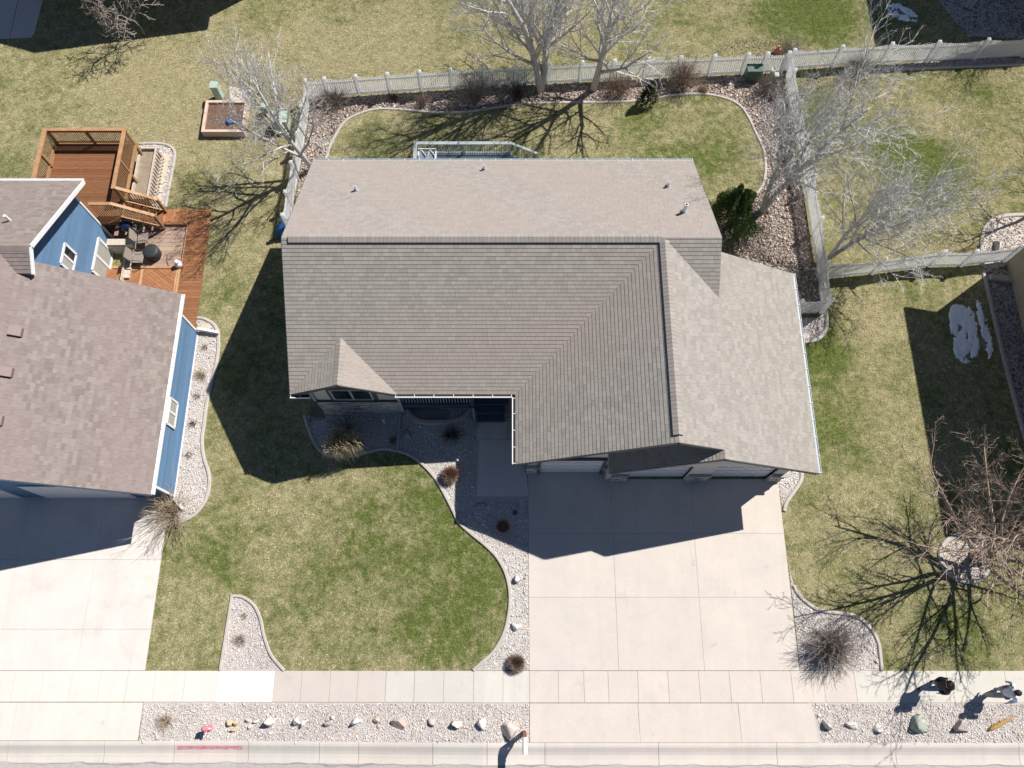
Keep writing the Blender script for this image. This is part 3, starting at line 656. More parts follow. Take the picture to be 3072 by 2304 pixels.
# garage front wall for doors two and three, with openings
gw = MB(); yw = 7.03
for x0, x1, z0, z1 in ((3.66, 4.46, -.3, 3.03), (6.74, 7.62, -.3, 3.03), (10.0, 10.45, -.3, 3.03), (4.46, 6.74, 2.15, 3.03), (7.62, 10.0, 2.15, 3.03)): gw.box(x0, x1, yw, yw + .33, z0, z1)
gw.part('garage_front_wall', M['siding_taupe'], HS)
toned('siding_board', 3, .05, .65, 0.0); SIDE = {'siding_blue': (.112, .20, .325), 'siding_taupe': (.54, .525, .49)}
def lap(wall, pts_fn, z0, z1, step, axis, m, proud=.012):           # lap siding boards over one wall face
    b = MB(); z = z0
    while z < z1 - .02:
        e = min(z + step, z1); r0 = pts_fn(z); r1 = pts_fn(e)
        if r0 and r1:
            for (a0, a1), (b0, b1) in zip(r0, r1):
                if axis[0] == 'y': Y, s = axis[1], axis[2]; vs = [(a0, Y + s*(proud+.008), z), (a1, Y + s*(proud+.008), z), (b1, Y + s*proud*.3, e), (b0, Y + s*proud*.3, e), (a0, Y, z), (a1, Y, z)]
                else: X, s = axis[1], axis[2]; vs = [(X + s*(proud+.008), a0, z), (X + s*(proud+.008), a1, z), (X + s*proud*.3, b1, e), (X + s*proud*.3, b0, e), (X, a0, z), (X, a1, z)]
                k_ = random.uniform(.9, 1.08); b.add(vs, [(0,1,2,3), (0,4,5,1)], tuple(c_ * k_ for c_ in SIDE[m]))
        z = e
    return tag(b.part('siding_boards', M['siding_board'], wall), kind='stuff')
tri = lambda x0, x1, zb, xa, za: (lambda z: [(x0 if z <= zb else x0 + (xa-x0)*(z-zb)/(za-zb), x1 if z <= zb else x1 + (xa-x1)*(z-zb)/(za-zb))])
lap(WALL, tri(-7.62, -4.5, 3.0, gxa, gza_ - .15), 1.2, gza_ - .2, .11, ('y', 9.98, -1), 'siding_taupe')
lap(WALL, lambda z: [(.7, 3.7)] if z > 2.2 else None, 2.25, 3.1, .11, ('y', 7.37, -1), 'siding_taupe')
lap(WALL, tri(3.7, 10.4, 3.0, 7.07, zlow - .2), 2.25, zlow - .25, .11, ('y', 7.03, -1), 'siding_taupe')
lap(WALL, lambda z: [(4.0, 4.46), (6.75, 7.6), (10.0, 10.4)], 1.0, 2.2, .11, ('y', 7.03, -1), 'siding_taupe')
# stone veneer: single stones
def stones(parent, x0, x1, y, z0, z1, seed, rows=.1, wr=(.18, .42), base=.05):
    rnd = random.Random(seed); z = z0
    while z < z1 - .02:
        h = min(rnd.uniform(.8, 1.25) * rows, z1 - z); x = x0 - rnd.uniform(0, .12)
        while x < x1:
            w = rnd.uniform(*wr); a, b_ = max(x, x0), min(x + w, x1)
            if b_ - a > .03:
                p = rnd.uniform(base, base + .055); c = rnd.uniform(.75, 1.15); k = rnd.random()
                col = (.46*c, .44*c, .42*c) if k < .6 else (.52*c, .46*c, .40*c) if k < .85 else (.34*c, .33*c, .33*c)
                s = MB(); j = lambda: rnd.uniform(-.008, .008)
                s.add([(a+.005, y, z+.004), (b_-.005, y, z+.004), (b_-.005, y, z+h-.005), (a+.005, y, z+h-.005), (a+.014, y-p+j(), z+.012), (b_-.014, y-p+j(), z+.012), (b_-.016, y-p+j()+.012, z+h-.012), (a+.016, y-p+j()+.012, z+h-.012)],
                      [(4,5,6,7), (0,1,5,4), (1,2,6,5), (2,3,7,6), (3,0,4,7)], col)
                s.part('stone', M['stone'], parent)
            x += w
        z += h
stones(WALL, -7.72, -4.42, 9.985, -.75, 1.12, 11, .115, (.22, .55))
cb = MB(); cb.box(-7.76, -4.4, 9.87, 9.99, 1.12, 1.19); cb.part('stone_ledge', M['trim_dark'], WALL)
for i, (x0, x1, y) in enumerate(((.56, 1.06, 7.375), (3.45, 3.86, 7.375), (3.82, 4.46, 7.035), (6.78, 7.62, 7.035), (9.98, 10.52, 7.035))):
    stones(WALL, x0, x1, y, -.02, .98, 20 + i, .12, (.2, .45), .07)
    cp_ = MB(); cp_.box(x0 - .02, x1 + .02, y - .15, y + .01, .98, 1.04, (.4, .38, .36)); cp_.part('pillar_cap', M['stone'], WALL)
# garage doors
for x0, x1, y in ((1.08, 3.45, 7.375), (4.46, 6.74, 7.2), (7.62, 10.0, 7.2)):
    d = MB(); d.box(x0, x1, y - .045, y - .005, 0.03, 2.15); do = d.part('garage_door', M['door_white'], HS)
    w = (x1 - x0) / 4
    for r in range(4):
        for c in range(4):
            pnl = MB(); pnl.box(x0 + c*w + .07, x0 + (c+1)*w - .07, y - .062, y - .046, .06 + r*.53 + .07, .06 + (r+1)*.53 - .06); pnl.part('panel', M['door_white'], do)
    fr = MB(); yy = y - .13
    fr.box(x0 - .09, x0, yy, y, 0, 2.25); fr.box(x1, x1 + .09, yy, y, 0, 2.25); fr.box(x0, x1, yy, y, 2.15, 2.26); fr.part('door_frame', M['trim_dark'], HS)
# bedroom window
ff = MB(); ff.box(-7.08, -5.22, 9.93, 9.965, 1.27, 2.68); ff.part('window_surround', M['trim_dark'], HS)
window(HS, [(-6.9, 9.925, 1.42), (-5.4, 9.925, 1.42), (-5.4, 9.925, 2.52), (-6.9, 9.925, 2.52)], mull='v', m='rail_grey')
ct = MB(); ct.beam((-7.72, 9.95, 1.18), (-7.72, 9.95, 3.05), .1, .1, up=(0, 1, 0)); ct.beam((-4.45, 9.95, -.3), (-4.45, 9.95, 3.05), .1, .1, up=(0, 1, 0)); ct.part('corner_trim', M['rail_grey'], HS)
# front porch
PO = MB().box(-4.4, -.15, 10.0, 11.7, .30, .50).box(-4.4, -1.7, 9.97, 10.02, .12, .55).part('porch', M['porch_blue'], HS)
for i in range(24):
    x = -4.33 + i * .115; b = MB(); b.box(x - .018, x + .018, 10.03, 10.06, .6, 1.32); b.part('baluster', M['rail_grey'], PO)
rr = MB(); rr.box(-4.4, -1.65, 10.0, 10.09, 1.32, 1.4); rr.box(-4.4, -1.65, 10.02, 10.07, .56, .62); rr.box(-3.05, -2.96, 10.0, 10.09, .5, 1.4); rr.part('porch_rail', M['porch_blue'], PO)
ps = MB(); ps.box(-1.66, -1.5, 9.95, 10.11, -.05, 3.05); ps.part('porch_post', M['porch_blue'], PO)
for i in range(2): st = MB(); st.box(-1.4, -.3, 9.98 - .3*(i+1), 9.98 - .3*i, .02, .36 - .16*i); st.part('porch_step', M['porch_blue'], PO)
fd = MB(); fd.box(-1.2, -.3, 11.64, 11.69, .52, 2.55); fd.part('front_door', M['trim_dark'], HS)
# window well of grey block below the porch
ww = empty('window_well', (-3.1, 9.6, -.2), 'grey block window well curving under the porch rail', 'window well'); nseg = 14
arc = [(-4.3 + 2.65*i/nseg, 9.95 - .55 * (1 - abs(2*i/nseg - 1)**4)) for i in range(nseg + 1)]
for r in range(2):
    for i in range(nseg):
        a, c = arc[i], arc[i+1]; b = MB(); b.beam((a[0], a[1], -.1 + r*.16 + gz(a[0])*.5), (c[0], c[1], -.1 + r*.16 + gz(c[0])*.5), .15, .15); b.part('block', M['edging'], ww)
hb = MB(); hb.add([(x, y - .02, -.12) for x, y in arc] + [(-1.65, 9.97, -.12), (-4.3, 9.97, -.12)], [tuple(range(nseg + 3))]); hb.part('well_floor', M['rock_bed'], ww)
# downspouts
dsp = MB(); dsp.beam((-4.42, 9.9, 3.0), (-4.42, 9.9, -.2), .08, .07, up=(0, 1, 0)); p0, p1 = PX(1202, 1232), PX(1193, 1352); dsp.beam((p0.x, p0.y, p0.z + .07), (p1.x, p1.y, p1.z + .09), .09, .07); dsp.part('downspout', M['gutter_grey'], HS)
dsp = MB(); dsp.beam((-1.58, 9.9, .3), (-1.52, 9.55, .08), .09, .08); dsp.beam((-1.52, 9.55, .08), (-1.47, 9.15, .05), .09, .08); dsp.part('downspout', M['rail_grey'], HS)
# vent pipes on the back slope
for (px, py, h, r) in ((1069, 572, .32, .05), (1453, 509, .3, .05), (2003, 560, .32, .055), (2051, 637, .55, .065)):
    a_ = (px - 1536) / FOC; b_ = -(py - 1152) / FOC; dd = Vector((a_, math.sin(PITCH) + b_*math.cos(PITCH), -math.cos(PITCH) + b_*math.sin(PITCH)))
    t = (CAM_H - ZR - sB*YR) / (-sB*dd.y - dd.z)
    q = Vector((0, 0, CAM_H)) + dd * t
    b = MB(); b.lathe([(r, -.1), (r, h), (r*.72, h), (r*.72, h - .06)], q, 14); vo = b.part('vent_pipe', M['pipe_white'], HS)
    f_ = MB(); f_.lathe([(r*2.6, -.03), (r*2.0, .03), (r*1.15, .1)], q, 14); f_.part('flashing', M['rail_grey'], vo)
    f_ = MB(); f_.lathe([(r*.7, h - .05), (r*.7, h - .04)], q, 12); f_.part('opening', M['dark_hole'], vo)
# back deck with railing, stairs and a white glider
BD = empty('back_deck', (-2, 20.7, .3), 'grey-blue timber deck with railing behind the house', 'deck')
y = 19.2
while y < 21.75:
    b = MB(); b.box(-4.25, -.05, y, y + .135, .66, .70); b.part('plank', M['deck_grey'], BD); y += .141
fr = MB(); fr.box(-4.28, -.02, 21.74, 21.80, .42, .71); fr.box(-4.3, -4.25, 19.2, 21.8, .42, .71); fr.box(-.05, 0, 19.2, 21.8, .42, .71)
for px_ in (-4.2, -2.15, -.1): fr.box(px_ - .05, px_ + .05, 21.68, 21.78, -.4, 1.5)
fr.part('frame', M['rail_grey'], BD)
rl = MB(); rl.box(-4.3, 0, 21.64, 21.79, 1.48, 1.52); rl.box(-4.3, -4.15, 19.3, 21.64, 1.48, 1.52); rl.box(-4.25, 0, 21.69, 21.74, .78, .83); rl.part('hand_rail', M['rail_grey'], BD)
for i in range(38):
    x = -4.1 + i * .107; b = MB(); b.box(x - .016, x + .016, 21.7, 21.73, .8, 1.5); b.part('baluster', M['rail_grey'], BD)
for i in range(20):
    yy = 19.5 + i * .11; b = MB(); b.box(-4.24, -4.21, yy - .016, yy + .016, .75, 1.5); b.part('baluster', M['rail_grey'], BD)
for i in range(4): b = MB(); b.box(i*.28, i*.28 + .29, 20.5, 21.7, .5 - i*.18, .54 - i*.18); b.part('stair_tread', M['deck_grey'], BD)
for a_, b_, w_, h_ in (((-.05, 21.72, 1.5), (1.12, 21.72, .75), .12, .04), ((-.05, 21.72, .6), (1.12, 21.72, -.1), .05, .06), ((1.12, 21.72, -.05), (1.12, 21.72, .78), .1, .1), ((-.05, 20.5, 1.5), (1.12, 20.5, .75), .12, .04)): MB().beam(a_, b_, w_, h_).part('stair_rail', M['rail_grey'], BD)
for i in range(9):
    x = .08 + i*.12; z = 1.5 - .75*(x+.05)/1.17; b = MB(); b.box(x - .015, x + .015, 21.7, 21.73, z - .82, z); b.part('baluster', M['rail_grey'], BD)
GLD = empty('patio_glider', (-3.75, 21.25, .70), 'white tube framed two-seat patio glider on the back deck', 'glider')
GO = Vector((0, .38, .22)); t = MB(); x0, x1 = -4.12, -3.34
for x in (x0, x1):
    t.tube([(x, 20.0, .5), (x, 21.0, .55), (x, 21.05, 1.1), (x, 20.6, 1.12), (x, 20.2, 1.05), (x, 20.15, .5)], .022, 6)
t.tube([(x0, 21.1, 1.2), (x1, 21.1, 1.2)], .02, 6)
t.part('frame', M['white_metal'], GLD, loc=GO)
for xa, xb in ((x0, (x0+x1)/2), ((x0+x1)/2, x1)):
    w = xb - xa; bk = MB(); bk.tube([(xa + .03, 20.35, .9), (xa + .06, 20.78, 1.28), (xa + w*.4, 20.92, 1.38), (xb - .03, 20.72, 1.25), (xb - .02, 20.35, .9)], .02, 6); bo_ = bk.part('back_frame', M['white_metal'], GLD, loc=GO)
    mm = MB(); mm.add([(xa + .04, 20.35, .9), (xb - .04, 20.35, .9), (xb - .05, 20.72, 1.23), (xa + w*.4, 20.9, 1.36), (xa + .07, 20.76, 1.26)], [(0, 1, 2, 3, 4)]); mm.part('mesh_back', M['mesh_blue'], bo_, loc=GO)
    mm = MB(); mm.box(xa + .04, xb - .04, 19.9, 20.4, .86, .89); mm.part('seat', M['mesh_blue'], GLD, loc=GO)

# ------------------------------------------------------------------ the blue house on the left
BH = empty('blue_house', (-18, 12, -.8), 'blue sided house with brown shingle roof and white trim', 'house')
cand = []; bm_ = .62; bex, bez = -13.2, 2.1; brx = -19.2; brz = bez + bm_ * (bex - brx)
rX, rYr, rZr, rYe, rZe = -17.4, 14.36, 5.5, 18.65, 3.2; rs = (rZr - rZe) / (rYe - rYr)
bwarm = lambda p: .35 + .3 * math.sin(p.x * 1.9 + p.y * .4) + .15 * math.sin(p.y * 1.1)
roof_slope(BH, [(bex, 6.0, bez), (bex, 14.1, bez), (brx, 14.1, brz), (brx, 6.0, brz)], PAL_BLUE, cand, seed=31, warmth=bwarm)
roof_slope(BH, [(-26, 14.1, brz - bm_*6.8), (-26, 6.0, brz - bm_*6.8), (brx, 6.0, brz), (brx, 14.1, brz)], PAL_BLUE, cand, seed=32, warmth=bwarm)
roof_slope(BH, [(rX, rYe, rZe), (-27, rYe, rZe), (-27, rYr, rZr), (rX, rYr, rZr)], PAL_BLUE, cand, seed=33, warmth=bwarm)
roof_slope(BH, [(-27, 13.5, rZr - rs*.86), (rX, 13.5, rZr - rs*.86), (rX, rYr, rZr), (-27, rYr, rZr)], PAL_BLUE, cand, seed=34, warmth=bwarm)
finish_roof(cand, BH, None)
ridge_caps(BH, (-27, rYr, rZr), (rX, rYr, rZr), rs, rs, PAL_BLUE, False, 8); ridge_caps(BH, (brx, 6.0, brz), (brx, 14.1, brz), bm_, bm_, PAL_BLUE, False, 9)
fb = MB()
for a, b in (((rX+.015, rYe, rZe), (rX+.015, rYr, rZr)), ((rX+.015, 13.5, rZr-rs*.86), (rX+.015, rYr, rZr))):
    fb = MB(); fb.beam(Vector(a) - Vector((0, 0, .075)), Vector(b) - Vector((0, 0, .075)), .05, .17); fb.part('rake_trim', M['trim_white'], BH)
for a, b in (((bex, 14.11, bez), (brx, 14.11, brz)), ((bex, 5.99, bez), (brx, 5.99, brz))):
    fb = MB(); fb.beam(Vector(a) - Vector((0, 0, .11)), Vector(b) - Vector((0, 0, .11)), .02, .14); fb.part('rake_board', M['siding_blue'], BH)
gutter(BH, (bex, 6.0, bez), (bex, 14.1, bez), (1, 0, 0), 'trim_white', 'trim_white', lipw=.03); gutter(BH, (rX, rYe, rZe), (-27, rYe, rZe), (0, 1, 0), 'trim_white', 'trim_white')
wb = MB(); wb.box(-26, -13.6, 6.5, 13.72, -1.0, 2.02)
wb.box(-27, -17.9, 13.9, 18.2, -1.2, 3.1)
wb.add([(x, y, z) for x in (-27, -17.9) for y, z in ((13.9, 3.1), (18.2, 3.1), (rYr, rZr - .2), (13.9, rZr - .42))], [(0,1,2,3), (7,6,5,4), (0,4,5,1), (1,5,6,2), (2,6,7,3), (3,7,4,0)])
wb.add([(x, y, z) for y in (6.5, 13.72) for x, z in ((-24.5, 2.02), (-13.62, 2.02), (brx, brz - .25))], [(0,1,2), (5,4,3), (0,3,4,1), (1,4,5,2), (2,5,3,0)])
BW = wb.part('wall', M['siding_blue'], BH)
gab = lambda z: [(13.9 if z <= rZr - .42 else 13.9 + (rYr-13.9)*(z-rZr+.42)/.22, 18.2 if z <= 3.1 else 18.2 + (rYr-18.2)*(z-3.1)/(rZr-.2-3.1))]
lap(BW, gab, -1.0, rZr - .25, .14, ('x', -17.9, 1), 'siding_blue', .026); lap(BW, lambda z: [(6.5, 13.72)], -.75, 2.0, .14, ('x', -13.6, 1), 'siding_blue', .026)
tr = MB()
for y in (18.17,): tr.beam((-17.87, y, -.6), (-17.87, y, 2.95), .09, .06, up=(1, 0, 0))
for y in (6.53, 13.69): tr.beam((-13.57, y, -.78), (-13.57, y, 1.95), .09, .06, up=(1, 0, 0))
tr.beam((-13.56, 6.5, -.8), (-13.56, 13.7, -.8), .06, .1); tr.part('corner_trim', M['trim_white'], BH)
fnb = MB(); fnb.beam((-13.5, 13.75, -.55), (-12.6, 13.6, -.62), .1, .16); fnb.part('downspout', M['trim_white'], BH)
fnb = MB(); fnb.beam((-13.5, 6.42, -.6), (-13.1, 6.0, -.72), .1, .12); fnb.part('downspout', M['trim_white'], BH)
nx_ = (1, 0, 0)
window(BH, [(-17.86, 15.1, 1.93), (-17.86, 15.98, 1.93), (-17.86, 15.98, 2.82), (-17.86, 15.1, 2.82)], mull='v', normal=nx_, fw=.1, pane='curtain', two='glass')
window(BH, [(-17.86, 15.95, -.72), (-17.86, 17.5, -.72), (-17.86, 17.5, .6), (-17.86, 15.95, .6)], mull='v', normal=nx_, fw=.12, pane='curtain', two='curtain')
window(BH, [(-13.56, 9.08, .2), (-13.56, 10.12, .2), (-13.56, 10.12, .92), (-13.56, 9.08, .92)], mull='v', normal=nx_, fw=.09, pane='curtain', two='curtain')
d = MB(); d.box(-24.5, -19.6, 6.44, 6.49, -.75, 1.4); d.box(-18.6, -15.0, 6.44, 6.49, -.75, 1.4); d.part('garage_door', M['door_white'], BH)
p_ = MB(); p_.tube([(-18.9, 15.9, 4.6), (-18.9, 15.9, 5.05)], .055, 12); p_.part('vent_pipe', M['pipe_white'], BH)
for (px, py) in ((51, 997), (22, 1118), (-8, 1262)):
    a_ = (px - 1536) / FOC; b_ = -(py - 1152) / FOC; dd = Vector((a_, math.sin(PITCH) + b_*math.cos(PITCH), -math.cos(PITCH) + b_*math.sin(PITCH)))
    t = (bez + bm_*bex - CAM_H) / (dd.z + bm_*dd.x); q = Vector((0, 0, CAM_H)) + dd * t
    b = MB(); s = .17; zz = lambda dx: -bm_*dx
    b.add([(q.x+dx, q.y+dy, q.z + zz(dx) + h) for h in (-.02, .15) for dx, dy in ((-s, -s), (s, -s), (s, s), (-s, s))], [(4,5,6,7), (0,1,5,4), (1,2,6,5), (2,3,7,6), (3,0,4,7)])
    vo = b.part('roof_vent', M['vent_brown'], BH)

# its cedar decks
UD = empty('upper_deck', (-18.8, 20.4, .3), 'raised red-brown cedar deck with slatted railing behind the blue house', 'deck')
def wood(par, b, m, name, k=None):
    o = b.part(name, M[m], par); k = k or random.uniform(.8, 1.15); o.color = (k, k * random.uniform(.94, 1.02), k * random.uniform(.9, 1.02), 1); return o
zf = .5; y = 18.25
while y < 22.4: wood(UD, MB().box(-20.6, -17.15, y, y + .135, zf - .04, zf), 'cedar', 'plank'); y += .141
b = MB(); b.box(-20.65, -17.05, 22.42, 22.47, zf - .3, zf + .01); b.box(-17.12, -16.98, 19.5, 22.47, zf - .06, zf + .02); b.box(-20.66, -20.6, 18.3, 22.47, zf - .3, zf + .02)
for x, y in ((-20.55, 22.4), (-17.1, 22.4), (-18.85, 22.4), (-20.55, 19.8), (-17.1, 19.45), (-17.1, 20.9), (-20.6, 21.2)): b.box(x - .05, x + .05, y - .05, y + .05, -.8, zf + 1.0)
wood(UD, b, 'cedar_rail', 'frame', 1)
b = MB(); b.box(-20.72, -17.0, 22.36, 22.52, zf + .97, zf + 1.01); b.box(-17.2, -17.03, 19.4, 22.36, zf + .97, zf + 1.01); b.box(-20.72, -20.53, 19.9, 22.36, zf + .97, zf + 1.01); wood(UD, b, 'cedar_rail', 'cap_rail', 1.25)
b = MB(); b.box(-20.55, -17.1, 22.38, 22.43, zf + .12, zf + .2); b.box(-20.55, -17.1, 22.38, 22.43, zf + .85, zf + .93); b.box(-17.14, -17.09, 19.5, 22.4, zf + .12, zf + .2); b.box(-20.63, -20.58, 19.9, 22.4, zf + .12, zf + .2); wood(UD, b, 'cedar_rail', 'rail', 1)
for i in range(34): x = -20.5 + i*.1; wood(UD, MB().box(x - .02, x + .02, 22.43, 22.46, zf + .08, zf + .96), 'cedar_rail', 'slat', .95)
for i in range(29): y = 19.55 + i*.1; wood(UD, MB().box(-17.09, -17.06, y - .02, y + .02, zf + .08, zf + .96), 'cedar_rail', 'slat', .95)
for i in range(25): y = 19.95 + i*.1; wood(UD, MB().box(-20.66, -20.63, y - .02, y + .02, zf + .08, zf + .96), 'cedar_rail', 'slat', .95)
for i in range(5): wood(UD, MB().box(-17.05 + i*.27, -16.77 + i*.27, 18.72, 19.42, zf - .2 - i*.165, zf - .16 - i*.165), 'cedar', 'stair_tread', 1.2)
for yy in (19.47, 18.66):
    wood(UD, MB().beam((-17.1, yy, zf + 1.0), (-15.62, yy, zf + .05), .14, .04), 'cedar_rail', 'stair_rail', 1.25); wood(UD, MB().beam((-17.1, yy, zf - .15), (-15.7, yy, -.45), .05, .2), 'cedar_rail', 'stringer', 1.1); wood(UD, MB().box(-15.68, -15.58, yy - .05, yy + .05, -.55, zf + .06), 'cedar_rail', 'post', 1.1)
    if yy < 19: wood(UD, MB().box(-18.05, -17.1, yy - .07, yy + .07, zf + .97, zf + 1.01), 'cedar_rail', 'cap_rail', 1.25); wood(UD, MB().box(-18.05, -17.05, yy - .03, yy + .03, zf - .3, zf - .05), 'cedar_rail', 'fascia_board', 1)
    for i in range(13):
        x = -17.0 + i*.107; z = zf + 1.0 - .95*(x + 17.1)/1.48; wood(UD, MB().box(x - .02, x + .02, yy - .015, yy + .015, z - .85, z - .02), 'cedar_rail', 'slat', 1.05)
    if yy < 19:
        for i in range(9): x = -18.0 + i*.107; wood(UD, MB().box(x - .02, x + .02, yy - .015, yy + .015, zf - .05, zf + .96), 'cedar_rail', 'slat', 1.05)
LD = empty('lower_deck', (-15, 17, -.6), 'low cedar walkway deck wrapped round the sunken patio of the blue house', 'deck')
zl_ = -.48
def planks(par, x0, x1, y0, y1, along, z, m, w=.135, k=None, name='plank'):
    s0, s1 = (y0, y1) if along == 'x' else (x0, x1); s = s0
    while s < s1 - .03:
        e = min(s + w, s1); wood(par, MB().box(x0, x1, s, e, z - .04, z) if along == 'x' else MB().box(s, e, y0, y1, z - .04, z), m, name, k and k * random.uniform(.85, 1.12)); s += w + .007
planks(LD, -15.75, -14.62, 18.86, 19.6, 'y', zl_, 'cedar', k=1.85); planks(LD, -14.6, -13.58, 18.86, 19.6, 'y', zl_, 'cedar', k=1.7)
planks(LD, -14.56, -13.58, 13.75, 18.84, 'x', zl_, 'cedar', k=1.3)
PT = empty('sunken_patio', (-16, 17.7, -.7), 'weathered pinkish wood patio floor with fire pit and chairs', 'patio')
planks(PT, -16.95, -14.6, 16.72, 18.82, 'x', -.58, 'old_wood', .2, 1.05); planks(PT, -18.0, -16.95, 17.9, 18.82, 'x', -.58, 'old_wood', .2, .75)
b = MB(); b.box(-14.6, -14.56, 16.7, 18.84, -.6, -.45); b.box(-15.75, -14.56, 18.82, 18.86, -.6, -.45); b.box(-17.6, -14.6, 16.6, 16.72, -.56, -.44); wood(LD, b, 'cedar_rail', 'edge_board', 1.3)
# diagonal boards of the front bay, cut to the bay
ed = [(-16.35, 14.2, 1, 0), (-14.78, 14.2, -1, 0), (-16, 16.58, 0, -1), (-16, 14.0, 0, 1)]
for sx, (xa, xb) in ((1, (-16.2, -14.78)), (-1, (-17.9, -16.35))):
    ed = [(xa, 14, 1, 0), (xb, 14, -1, 0), (xa, 16.58, 0, -1), (xa, 14.0, 0, 1)]; s = -3.6
    while s < 3.6:
        c = Vector(((xa+xb)/2, 15.3)); u = Vector((.78, -.62 * sx)); n = Vector((.62 * sx, .78))
        q = [c + n*s - u*3, c + n*s + u*3, c + n*(s+.13) + u*3, c + n*(s+.13) - u*3]; cp = clip(ccw([(v.x, v.y) for v in q]), ed)
        if len(cp) >= 3: bb = MB(); bb.prism(cp, zl_ - .04, zl_); wood(LD, bb, 'cedar', 'plank', random.uniform(1.4, 1.8))
        s += .137
b = MB(); b.box(-16.33, -16.21, 14.0, 16.58, zl_ - .04, zl_ + .004); b.box(-14.77, -14.7, 14.0, 16.58, zl_ - .04, zl_ + .004); b.box(-14.68, -14.58, 14.0, 16.58, zl_ - .04, zl_ + .004); wood(LD, b, 'cedar_rail', 'edge_board', 1.5)
# low block walls and the window well beside the patio
LW = empty('garden_wall', (-17.2, 17.5, -.6), 'low cream block wall round the window well at the blue house', 'wall')
for i in range(6): b = MB(); b.box(-17.85 + i*.19, -17.67 + i*.19, 17.56, 17.86, -.62, -.08); b.part('block', M['pale_block'], LW)
for i in range(7): b = MB(); b.box(-16.98, -16.74, 16.1 + i*.2, 16.28 + i*.2, -.62, -.36 - .02*(i % 2)); b.part('block', M['pale_block'], LW)
b = MB(); b.box(-17.85, -16.98, 17.5, 17.56, -1.2, -.2); b.box(-17.02, -16.98, 15.9, 17.5, -1.2, -.2); b.part('timber_lining', M['grey_wood'], LW)
b = MB(); b.box(-17.88, -17.0, 15.0, 17.5, -1.25, -1.0); b.part('well_floor', M['soil'], LW)
BLOCK += [[(-28, 6), (-13.5, 6), (-13.5, 19.7), (-16.9, 19.7), (-16.9, 22.6), (-20.8, 22.6), (-28, 19)]]
# raised planter with slatted side
PL = empty('deck_planter', (-16.6, 21.4, -.5), 'long grey wooden planter box of bare soil beside the upper deck', 'planter')
b = MB(); b.box(-17.04, -16.96, 20.0, 22.65, -.8, -.1); b.box(-17.04, -16.22, 22.6, 22.68, -.8, -.1); b.box(-16.3, -16.22, 20.0, 22.65, -.3, -.08); b.part('box', M['grey_wood'], PL, loc=(-.16, 0, 0))
b = MB(); b.box(-16.96, -16.3, 20.0, 22.6, -.7, -.25); b.part('soil', M['planter_soil'], PL, loc=(-.16, 0, 0))
for i in range(14): y = 20.05 + i*.19; b = MB(); b.beam((-16.2, y, -.12), (-16.1, y - .03, -.78), .05, .03); b.part('slat', M['pale_block'], PL, loc=(-.16, 0, 0))
# patio furniture
def sling_chair(loc, rz, label):
    t = empty('patio_chair', (0, 0, 0), label, 'chair', 'sling chairs on the sunken patio'); f = MB()
    for s in (-.27, .27):
        f.tube([(-.3, s, 0), (-.22, s, .38), (-.34, s, .95)], .014, 6); f.tube([(.32, s, 0), (.24, s, .4), (.2, s, .62), (-.25, s, .62)], .014, 6); f.tube([(-.3, s, .02), (.32, s, .02)], .013, 6)
    f.tube([(-.34, -.27, .95), (-.34, .27, .95)], .014, 6); f.part('frame', M['steel_dark'], t)
    q = MB(); q.add([(-.2, -.25, .39), (.25, -.25, .41), (.25, .25, .41), (-.2, .25, .39)], [(0, 1, 2, 3)]); q.add([(-.2, -.25, .36), (.25, -.25, .38), (.25, .25, .38), (-.2, .25, .36)], [(3, 2, 1, 0)]); q.part('seat', M['sling'], t)
    q = MB(); q.add([(-.22, -.25, .42), (-.22, .25, .42), (-.34, .25, .94), (-.34, -.25, .94)], [(0, 1, 2, 3)]); q.part('backrest', M['sling'], t)
    t.location = loc; t.rotation_euler = (0, 0, rz); return t
sling_chair((-16.35, 17.95, -.56), .12, 'brown sling patio chair nearer to the stairs'); sling_chair((-16.4, 16.98, -.56), -.05, 'brown sling patio chair nearer to the garage wing')
c = PX(462, 765, .3); FP = empty('fire_pit', (c.x, c.y, -.56), 'round fire pit under a black vinyl cover on the patio', 'fire pit')
b = MB(); b.lathe([(.30, 0), (.34, .05), (.35, .42), (.32, .46), (.15, .485), (.02, .49)], (c.x, c.y, -.56), 28); b.part('cover', M['black_cover'], FP, True)
tk = PX(541, 800, .2); PTk = empty('propane_tank', (tk.x, tk.y, -.56), 'small white propane tank with a hose at the patio edge', 'gas tank')
b = MB(); b.lathe([(.1, 0), (.15, .05), (.155, .25), (.1, .33), (.05, .35), (.05, .4), (.1, .4), (.1, .46)], (tk.x, tk.y, -.57), 18); b.part('tank', M['white_metal'], PTk, True)
b = MB(); b.tube([(tk.x - .1, tk.y, -.3), (tk.x - .25, tk.y - .03, -.54), (tk.x - .5, tk.y + .02, -.55), (tk.x - .62, tk.y + .25, -.55), (tk.x - .62, tk.y + .55, -.53), (c.x + .45, c.y - .1, -.45)], .012, 6); b.part('hose', M['hose_black'], PTk)
gc = Vector((-16.95, 18.35, -.56)); GR = empty('kettle_grill', gc, 'dark kettle grill tucked beside the cedar stairs', 'grill')
b = MB(); b.lathe([(.05, .55), (.22, .62), (.29, .78), (.29, .82), (.22, .96), (.06, 1.03)], gc, 20); b.part('kettle', M['kettle_blue'], GR, True)
b = MB(); [b.tube([gc + Vector((.25*math.cos(a), .25*math.sin(a), 0)), gc + Vector((.15*math.cos(a), .15*math.sin(a), .64))], .014, 6) for a in (.3, 2.4, 4.5)]; b.part('legs', M['white_metal'], GR)
sc_ = Vector((-16.55, 18.45, -.56)); SPC = empty('wire_chair', sc_, 'grey coiled wire chair by the foot of the stairs', 'chair'); b = MB()
